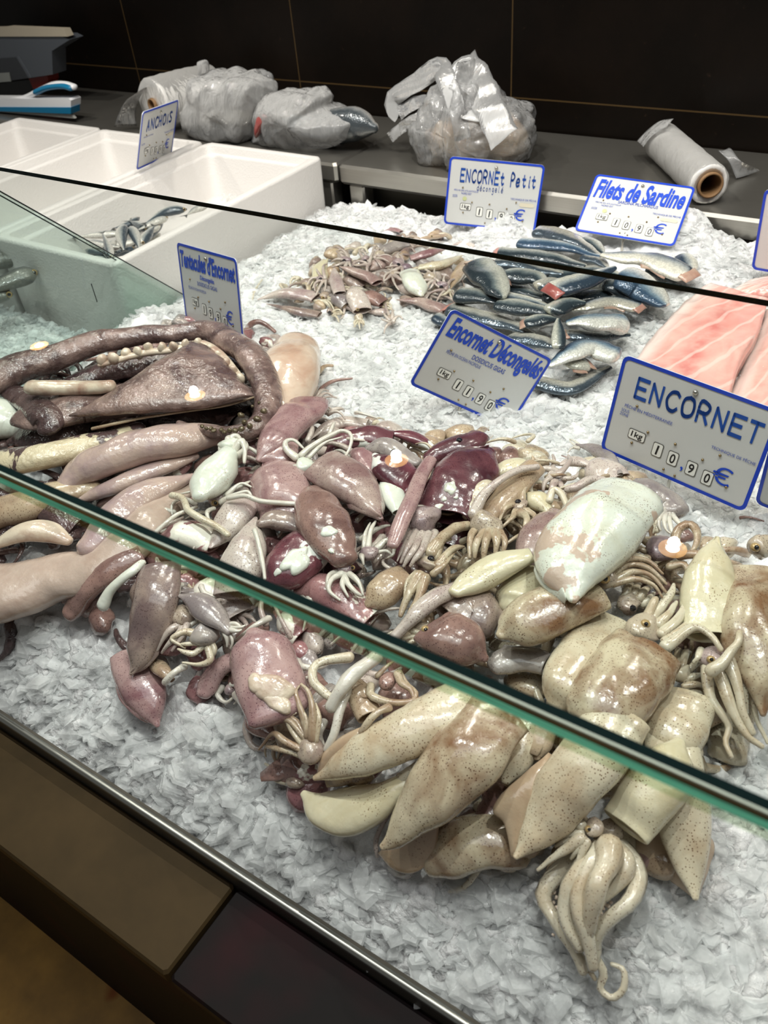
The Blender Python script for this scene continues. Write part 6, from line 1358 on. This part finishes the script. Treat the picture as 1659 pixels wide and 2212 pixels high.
# ------------------------------------------------------------------ things on the worktable
def film(name, dens, col, rough=0.12, wr=45.0, glo=1.0, wst=0.35, trl=0.3):
    """thin crinkled plastic film: partly clear, partly milky, glossy along its creases"""
    m = bpy.data.materials.new(name); m.use_nodes = True; nt = m.node_tree; L = nt.links
    nt.nodes.clear(); out = nt.nodes.new('ShaderNodeOutputMaterial'); v = objcoord(nt)
    mp = N(nt, 'ShaderNodeMapping'); mp.inputs['Scale'].default_value = (1.0, 1.0, 0.35); mp.inputs['Rotation'].default_value = (0.2, 0.5, 0.3); L.new(v, mp.inputs['Vector'])
    vo = N(nt, 'ShaderNodeTexVoronoi'); vo.feature = 'DISTANCE_TO_EDGE'; vo.inputs['Scale'].default_value = wr; L.new(mp.outputs[0], vo.inputs['Vector'])
    n2 = noise_tex(nt, mp.outputs[0], wr * 0.8, 3, 0.6, 2.0)
    bp = N(nt, 'ShaderNodeBump'); bp.inputs['Strength'].default_value = wst; bp.inputs['Distance'].default_value = 0.008; L.new(vo.outputs['Distance'], bp.inputs['Height'])
    bp2 = N(nt, 'ShaderNodeBump'); bp2.inputs['Strength'].default_value = wst; bp2.inputs['Distance'].default_value = 0.012; L.new(n2, bp2.inputs['Height']); L.new(bp.outputs[0], bp2.inputs['Normal'])
    tr = N(nt, 'ShaderNodeBsdfTransparent'); df = N(nt, 'ShaderNodeBsdfDiffuse'); df.inputs[0].default_value = col; tl = N(nt, 'ShaderNodeBsdfTranslucent'); tl.inputs[0].default_value = col
    gl = N(nt, 'ShaderNodeBsdfGlossy'); gl.inputs['Roughness'].default_value = rough
    for q in (df, gl, tl): L.new(bp2.outputs[0], q.inputs['Normal'])
    m0 = N(nt, 'ShaderNodeMixShader'); m0.inputs[0].default_value = trl; L.new(df.outputs[0], m0.inputs[1]); L.new(tl.outputs[0], m0.inputs[2])
    lw = nt.nodes.new('ShaderNodeLayerWeight'); lw.inputs['Blend'].default_value = 0.35; L.new(bp2.outputs[0], lw.inputs['Normal'])
    m1 = N(nt, 'ShaderNodeMixShader'); L.new(ramp(nt, lw.outputs['Facing'], 0.0, 0.9, (dens * .8,) * 3 + (1,), (min(1, dens * 2.2),) * 3 + (1,)), m1.inputs[0]); L.new(tr.outputs[0], m1.inputs[1]); L.new(m0.outputs[0], m1.inputs[2])
    fr = N(nt, 'ShaderNodeFresnel'); fr.inputs[0].default_value = 1.5; L.new(bp2.outputs[0], fr.inputs['Normal'])
    m2 = N(nt, 'ShaderNodeMixShader'); L.new(mul(nt, fr.outputs[0], glo * 0.55), m2.inputs[0]); L.new(m1.outputs[0], m2.inputs[1]); L.new(gl.outputs[0], m2.inputs[2])
    L.new(m2.outputs[0], out.inputs[0]); return m
M['bag'] = film('clear_crinkled_bag', 0.26, (0.98, 0.98, 0.98, 1), 0.12, 34.0, glo=2.2, wst=0.6)
M['bagmilk'] = film('milky_crinkled_bag', 0.38, (0.98, 0.97, 0.96, 1), 0.12, 34.0, glo=2.0, wst=0.6)
M['handlefilm'] = film('soft_carrier_handle_film', 0.42, (0.97, 0.97, 0.97, 1), 0.2, 20.0, 1.2, 0.25)
M['roll'] = film('wound_plastic_film', 0.97, (0.92, 0.90, 0.87, 1), 0.25, 40.0, 1.0, 0.25, 0.08)
M['filmtail'] = film('single_plastic_film', 0.30, (0.85, 0.85, 0.85, 1), 0.15, 18.0, 1.6, 0.4)
M['card'] = plain('brown_cardboard_core', (132, 100, 66), 0.7)
M['cardin'] = plain('dark_cardboard_inside', (70, 54, 38), 0.8)
def crinkle(V, scale, amp, seed):
    g = np.random.default_rng(seed); C = V.mean(0); D = V - C; D /= np.linalg.norm(D, axis=1)[:, None] + 1e-9; h = np.zeros(len(V))
    for k in range(7):
        w = g.normal(size=3); w *= scale * (1 + 0.55 * k) / np.linalg.norm(w); h += (0.63 - np.abs(np.sin(V @ w + g.uniform(0, 6) + 0.8 * np.sin(V @ g.normal(size=3) * scale * 0.5)))) / (1 + 0.5 * k)
    return V + D * (h * amp)[:, None]
def inflate(name, outline, y, dep, mat, par, org, n=120, kz=34, crumple=0.006, yoff=0.0, zmin=TZ + 0.001):
    """closed bag-like volume: outline given on the vertical plane y, rounded front and back"""
    Pw = np.array([aty(a, b, y) for a, b in outline]); C = Pw.mean(0)
    Pw = crs(np.vstack([Pw, Pw[:1]]), n + 1)[:-1]
    V = []; Fc = []
    for j in range(kz + 1):
        f = math.pi * j / kz; s = math.sin(f) ** 0.8; d = -math.cos(f) * dep
        for q in Pw:
            p = C + (q - C) * max(s, 0.02); p[1] = y + yoff + d; V.append(p)
    for j in range(kz):
        for i in range(n): Fc.append((j * n + i, j * n + (i + 1) % n, (j + 1) * n + (i + 1) % n, (j + 1) * n + i))
    Fc.append(tuple(range(n - 1, -1, -1))); Fc.append(tuple(kz * n + i for i in range(n)))
    V = np.array(V); V = wob(V, 26, crumple, nseed())
    if 'film' in name or 'knot' in name or 'corner' in name: V = crinkle(V * [1, 1, 0.55], 30, crumple * 1.0, nseed()) * [1, 1, 1 / 0.55]
    if zmin is not None: V[:, 2] = np.maximum(V[:, 2], zmin + 0.0005)
    return mesh(name, V, Fc, M[mat], par, org)
# bag roll on the left
t = thing('plastic_bag_roll', 'thick roll of plastic bags lying left of the bagged fish, end facing us', 'bag roll', aty(390, 240, 1.60), 'film rolls')
o = t.location
A0 = aty(330, 222, 1.555); A0[2] = TZ + 0.066; A1 = aty(455, 172, 1.74); A1[2] = TZ + 0.060
ax = A1 - A0
def roll(t, o, A0, A1, r, rc, wr=0.0025, cap=None):
    ax = A1 - A0; T = ax / np.linalg.norm(ax); S = np.cross(T, [0, 0, 1.0]); S /= np.linalg.norm(S); Nn = np.cross(S, T)
    seg = 36; th = np.linspace(0, 2 * math.pi, seg, endpoint=False); rings = []
    prof_ = [(0.5, rc), (0.0, rc), (0.0, rc + 0.002), (-0.002, r * 0.7), (0, r - 0.002), (0.01, r)] + [(q, r) for q in np.linspace(0.05, 0.95, 16)] + [(0.99, r), (1.0, r - 0.002), (1.0, rc), (0.5, rc)]
    V = []
    for a, q in prof_: V.append(A0 + ax * a + np.outer(np.cos(th) * q, S) + np.outer(np.sin(th) * q, Nn))
    m_ = len(prof_); V = np.vstack(V); Fc = [(j * seg + k, j * seg + (k + 1) % seg, (j + 1) * seg + (k + 1) % seg, (j + 1) * seg + k) for j in range(m_ - 1) for k in range(seg)]
    Vw = wob(V, 70, wr, nseed()); Vw[:, 2] = np.maximum(Vw[:, 2], TZ + 0.001)
    mesh('wound_film', Vw, Fc, M['roll'], t, o)
    V = []; pc = [(0.0, rc - 0.004), (-0.006, rc - 0.004), (-0.006, rc - 0.0005), (0.02, rc - 0.0005), (1.0, rc - 0.0005), (1.0, rc - 0.004), (0.0, rc - 0.004)]
    for a, q in pc: V.append(A0 + T * (a if a < 0.01 else a * np.linalg.norm(ax)) + np.outer(np.cos(th) * q, S) + np.outer(np.sin(th) * q, Nn))
    V = np.vstack(V); Fc = [(j * seg + k, j * seg + (k + 1) % seg, (j + 1) * seg + (k + 1) % seg, (j + 1) * seg + k) for j in range(len(pc) - 1) for k in range(seg)]
    mesh('cardboard_core', V, Fc, M['card'], t, o)
roll(t, o, A0, A1, 0.062, 0.016)
PA = [aty(a, b, 1.56) for a, b in ((318, 188), (300, 215), (293, 245), (296, 272))]; PB = [aty(a, b, 1.53) for a, b in ((300, 195), (275, 215), (258, 245), (246, 272))]
for P_ in (PA, PB):
    for q in P_: q[2] = max(q[2], TZ + 0.002)
V, Fc, uv = sheet_geo(PA, PB, 0.0008, 0.0, 16, 8, 0.002, nseed()); mesh('loose_film', V, Fc, M['bagmilk'], t, o, uv=uv)
# roll on the right with cardboard core
B0 = aty(1538, 372, 1.535); B0[2] = TZ + 0.036; B1 = aty(1432, 285, 1.745); B1[2] = TZ + 0.036
t = thing('plastic_film_roll', 'slim plastic film roll with brown cardboard core on the right worktable', 'film roll', (B0 + B1) / 2 - [0, 0, 0.036], 'film rolls'); o = t.location
roll(t, o, B0, B1, 0.035, 0.0225, 0.0012)
PA = [aty(1440, 262, 1.73), aty(1420, 256, 1.735), aty(1404, 274, 1.735)]; PB = [aty(1425, 300, 1.70), aty(1408, 302, 1.70), aty(1388, 318, 1.70)]
PA = [aty(1455, 256, 1.73), aty(1425, 262, 1.73), aty(1400, 280, 1.73), aty(1376, 304, 1.73)]; PB = [aty(1440, 275, 1.69), aty(1420, 285, 1.69), aty(1405, 298, 1.69), aty(1390, 318, 1.69)]
V, Fc, uv = sheet_geo(PA, PB, 0.0010, 0.002, 16, 8, 0.001, nseed()); mesh('loose_film', V, Fc, M['bagmilk'], t, o, uv=uv)
PA = [at(1552, 325, TZ + 0.045), at(1575, 350, TZ + 0.030), at(1590, 385, TZ + 0.004)]; PB = [at(1575, 322, TZ + 0.03), at(1600, 345, TZ + 0.035), at(1640, 372, TZ + 0.003)]
V, Fc, uv = sheet_geo(PA, PB, 0.0008, 0.004, 14, 10, 0.003, nseed()); mesh('film_tail', V, Fc, M['filmtail'], t, o, uv=uv)
# bagged fish
M['bagfish'] = fishskin('bagged_fish_skin', (70, 76, 80), (140, 142, 142), (196, 190, 184))
t = thing('bagged_fish', 'knotted clear bag holding a dark fish, beside the left bag roll', 'bag of fish', aty(490, 300, 1.60), 'bags on the worktable'); o = t.location; o[2] = TZ
inflate('fish_inside', [(432, 250), (470, 236), (520, 240), (560, 256), (562, 290), (520, 308), (460, 304), (432, 285)], 1.60, 0.050, 'darkfish', t, o, crumple=0.004)
inflate('bag_film', [(410, 235), (424, 205), (424, 178), (436, 156), (450, 150), (500, 160), (545, 162), (580, 185), (588, 215), (575, 245), (562, 300), (520, 314), (450, 308), (420, 285)], 1.60, 0.085, 'bagmilk', t, o, crumple=0.008)
inflate('knot', [(430, 132), (444, 130), (448, 145), (446, 168), (434, 165), (432, 148)], 1.60, 0.014, 'bagmilk', t, o, 24, 8, 0.002)
inflate('bag_corner', [(528, 158), (545, 150), (570, 152), (588, 165), (588, 188), (560, 180)], 1.66, 0.016, 'bag', t, o, 30, 8, 0.003)
t = thing('bagged_fish', 'clear bag with a silvery fish whose nose sticks out at the right', 'bag of fish', aty(690, 290, 1.60), 'bags on the worktable'); o = t.location; o[2] = TZ
P_ = np.array([aty(a, b, 1.60) for a, b in crs(np.array([(808, 276), (770, 268), (720, 275), (660, 292), (610, 300)], float), 24)]); P_[:, 2] = np.maximum(P_[:, 2], TZ + 0.03)
pr = np.array(PROF['fish']); k = np.interp(np.linspace(0, 0.8, 24), pr[:, 0], pr[:, 1]); V, Fc, UV = tube_geo(P_, 0.034 * k + 0.003, 0.036 * k + 0.003, 20); UV[:, 1] = 1 - UV[:, 1]
V[:, 2] = np.maximum(V[:, 2], TZ + 0.001)
mesh('fish_inside', V, Fc, M['bagfish'], t, o, uv=UV)
inflate('bag_film', [(556, 300), (560, 250), (585, 205), (640, 186), (680, 185), (700, 200), (705, 225), (740, 240), (775, 255), (770, 290), (720, 316), (640, 322), (580, 318)], 1.60, 0.080, 'bagmilk', t, o, crumple=0.008)
inflate('red_entrails', [(556, 252), (570, 246), (578, 255), (570, 268), (560, 290), (553, 298), (550, 280)], 1.53, 0.010, 'gill', t, o, 20, 8, 0.001)
# carrier bag
t = thing('carrier_bag', 'crumpled clear carrier bag standing with its handles up on the right worktable', 'plastic bag', aty(1030, 350, 1.60), 'bags on the worktable'); o = t.location; o[2] = TZ
inflate('bag_contents', [(925, 275), (960, 250), (1010, 270), (1060, 240), (1110, 245), (1135, 290), (1125, 330), (1040, 350), (960, 350), (930, 315)], 1.64, 0.060, 'tanfin', t, o, crumple=0.010)
inflate('bag_film', [(885, 265), (920, 235), (960, 175), (1000, 145), (1030, 165), (1075, 215), (1130, 232), (1155, 270), (1160, 320), (1120, 355), (1040, 365), (950, 378), (910, 340)], 1.63, 0.10, 'bag', t, o, crumple=0.013)
def strip(pts, w_, y, mat='handlefilm'):
    P = np.array([aty(a, b, y + dy) for a, b, dy in crs(np.array(pts, float), 22)]); T, S, Nn = frames(P)
    d = np.cross(T, np.array([0.35, -1.0, 0.3])); d /= np.linalg.norm(d, axis=1)[:, None]
    V, Fc, uv = sheet_geo(P - d * w_, P + d * w_, 0.0012, 0.004, 22, 6, 0.003, nseed()); return mesh('handle', wob(V, 60, 0.003, nseed()), Fc, M[mat], t, o, uv=uv)
strip([(1000, 300, -.06), (985, 230, -.06), (960, 165, -.03), (945, 145, 0), (900, 178, .01), (850, 212, .02), (856, 240, .02), (862, 246, .02)], 0.018, 1.60)
strip([(862, 244, .02), (900, 225, .01), (940, 218, 0.0), (975, 225, -.02)], 0.014, 1.60)
strip([(842, 300, 0), (870, 275, 0.0), (905, 255, -.01), (930, 240, -.02)], 0.012, 1.60)
strip([(1000, 135, .04), (1030, 175, .0), (1060, 240, -.05), (1090, 300, -.08)], 0.030, 1.60)
strip([(975, 190, .0), (1010, 150, .03), (1040, 190, 0), (1020, 260, -.06)], 0.026, 1.60)

# white and blue hand squeegee
M['whiteplastic'] = plain('white_glossy_plastic', (238, 238, 240), 0.25, coat=0.3)
M['blueplastic'] = plain('petrol_blue_plastic', (20, 116, 158), 0.3)
M['greyrub'] = plain('pale_grey_rubber', (176, 174, 168), 0.5)
t = thing('hand_squeegee', 'white and petrol blue hand squeegee with arched handle at the left edge', 'squeegee', aty(80, 245, 1.56)); o = t.location; o[2] = TZ
YS = 1.545
def slab(name, pxs, y0, y1, mat):
    Pf = [aty(a, b, y0) for a, b in pxs]; Pb = [q + np.array([0, y1 - y0, 0]) for q in Pf]; n = len(Pf)
    V = np.array(Pf + Pb); V[:, 2] = np.maximum(V[:, 2], TZ + 0.001)
    mesh(name, V, [tuple(range(n)), tuple(range(2 * n - 1, n - 1, -1))] + [(i, n + i, n + (i + 1) % n, (i + 1) % n) for i in range(n)], M[mat], t, o, False)
slab('blade_holder', [(-60, 212), (40, 213), (148, 213), (153, 217), (153, 232), (-60, 231)], YS, YS + 0.035, 'whiteplastic')
slab('blue_strip', [(-60, 231), (153, 232), (153, 246), (-60, 245)], YS - 0.002, YS + 0.03, 'blueplastic')
slab('rubber_blade', [(-60, 245.5), (153, 246.5), (161, 256), (-60, 255)], YS + 0.004, YS + 0.012, 'greyrub')
def bar(name, pts, r, mat, y, fl=0.7):
    P = np.array([aty(a, b, y + (c if len(q) > 2 else 0)) for q in pts for a, b, c in [(*q, 0)[:3]]]); P = crs(P, 24)
    V, Fc, uv = tube_geo(P, np.full(24, r), np.full(24, r * fl), 14); mesh(name, V, Fc, M[mat], t, o, uv=uv)
bar('handle', [(20, 216), (55, 211), (85, 196), (115, 183), (140, 182), (160, 188)], 0.011, 'whiteplastic', YS + 0.016)
bar('blue_grip', [(78, 199), (100, 190), (122, 186), (140, 186), (154, 190)], 0.0105, 'blueplastic', YS + 0.010)

# weighing scale
M['scalegrey'] = plain('slate_grey_plastic', (74, 78, 84), 0.4)
M['scaledark'] = plain('dark_scale_panel', (44, 46, 50), 0.35)
M['scaletop'] = plain('dusty_cream_edge', (170, 160, 142), 0.5)
M['red'] = plain('red_plastic_foot', (140, 36, 26), 0.4)
M['label'] = plain('grey_paper_label', (128, 130, 126), 0.6)
t = thing('weighing_scale', 'slate grey weighing scale with cream-edged top in the upper left corner', 'scale', aty(40, 205, 1.72)); o = t.location; o[2] = TZ
Y0, Y1 = 1.66, 1.71
slab('scale_body', [(-120, 76), (136, 79), (150, 86), (112, 110), (114, 161), (-120, 196)], Y0, Y1, 'scalegrey')
slab('cream_top_edge', [(-120, 62), (2, 60), (16, 58), (138, 63), (146, 79), (-120, 79)], Y0 - 0.004, Y0 + 0.018, 'scaletop')
slab('dark_panel', [(-120, 134), (36, 124), (62, 168), (-120, 196)], Y0 - 0.003, Y0 + 0.01, 'scaledark')
slab('panel_ridge', [(34, 122), (38, 121), (66, 168), (62, 169)], Y0 - 0.005, Y0 + 0.005, 'scalegrey')
slab('paper_label', [(-30, 160), (19, 157), (23, 176), (-30, 180)], Y0 - 0.006, Y0 - 0.002, 'label')
slab('red_foot', [(62, 170), (102, 163), (104, 174), (96, 192), (72, 192)], Y0 + 0.02, Y0 + 0.06, 'red')
slab('black_base', [(-120, 198), (64, 172), (72, 192), (40, 212), (-120, 214)], Y0 + 0.03, Y1, 'black')
for q in t.children: pass
# stray cream tray corner behind the ice
P_ = [aty(748, 494, 1.47), aty(802, 452, 1.485), aty(804, 500, 1.485)]
V = np.array(P_ + [q + np.array([0, 0.006, 0]) for q in P_]); oo = V.mean(0); oo[2] = V[:, 2].min()
ob = mesh('plastic_tray_corner', V, [(0, 2, 1), (3, 4, 5), (0, 1, 4, 3), (1, 2, 5, 4), (2, 0, 3, 5)], plain('cream_plastic', (214, 206, 190), 0.5), None, oo, False); ob.location = oo
tag(ob, 'cream plastic tray corner sticking out of the ice beside the worktable', 'tray')
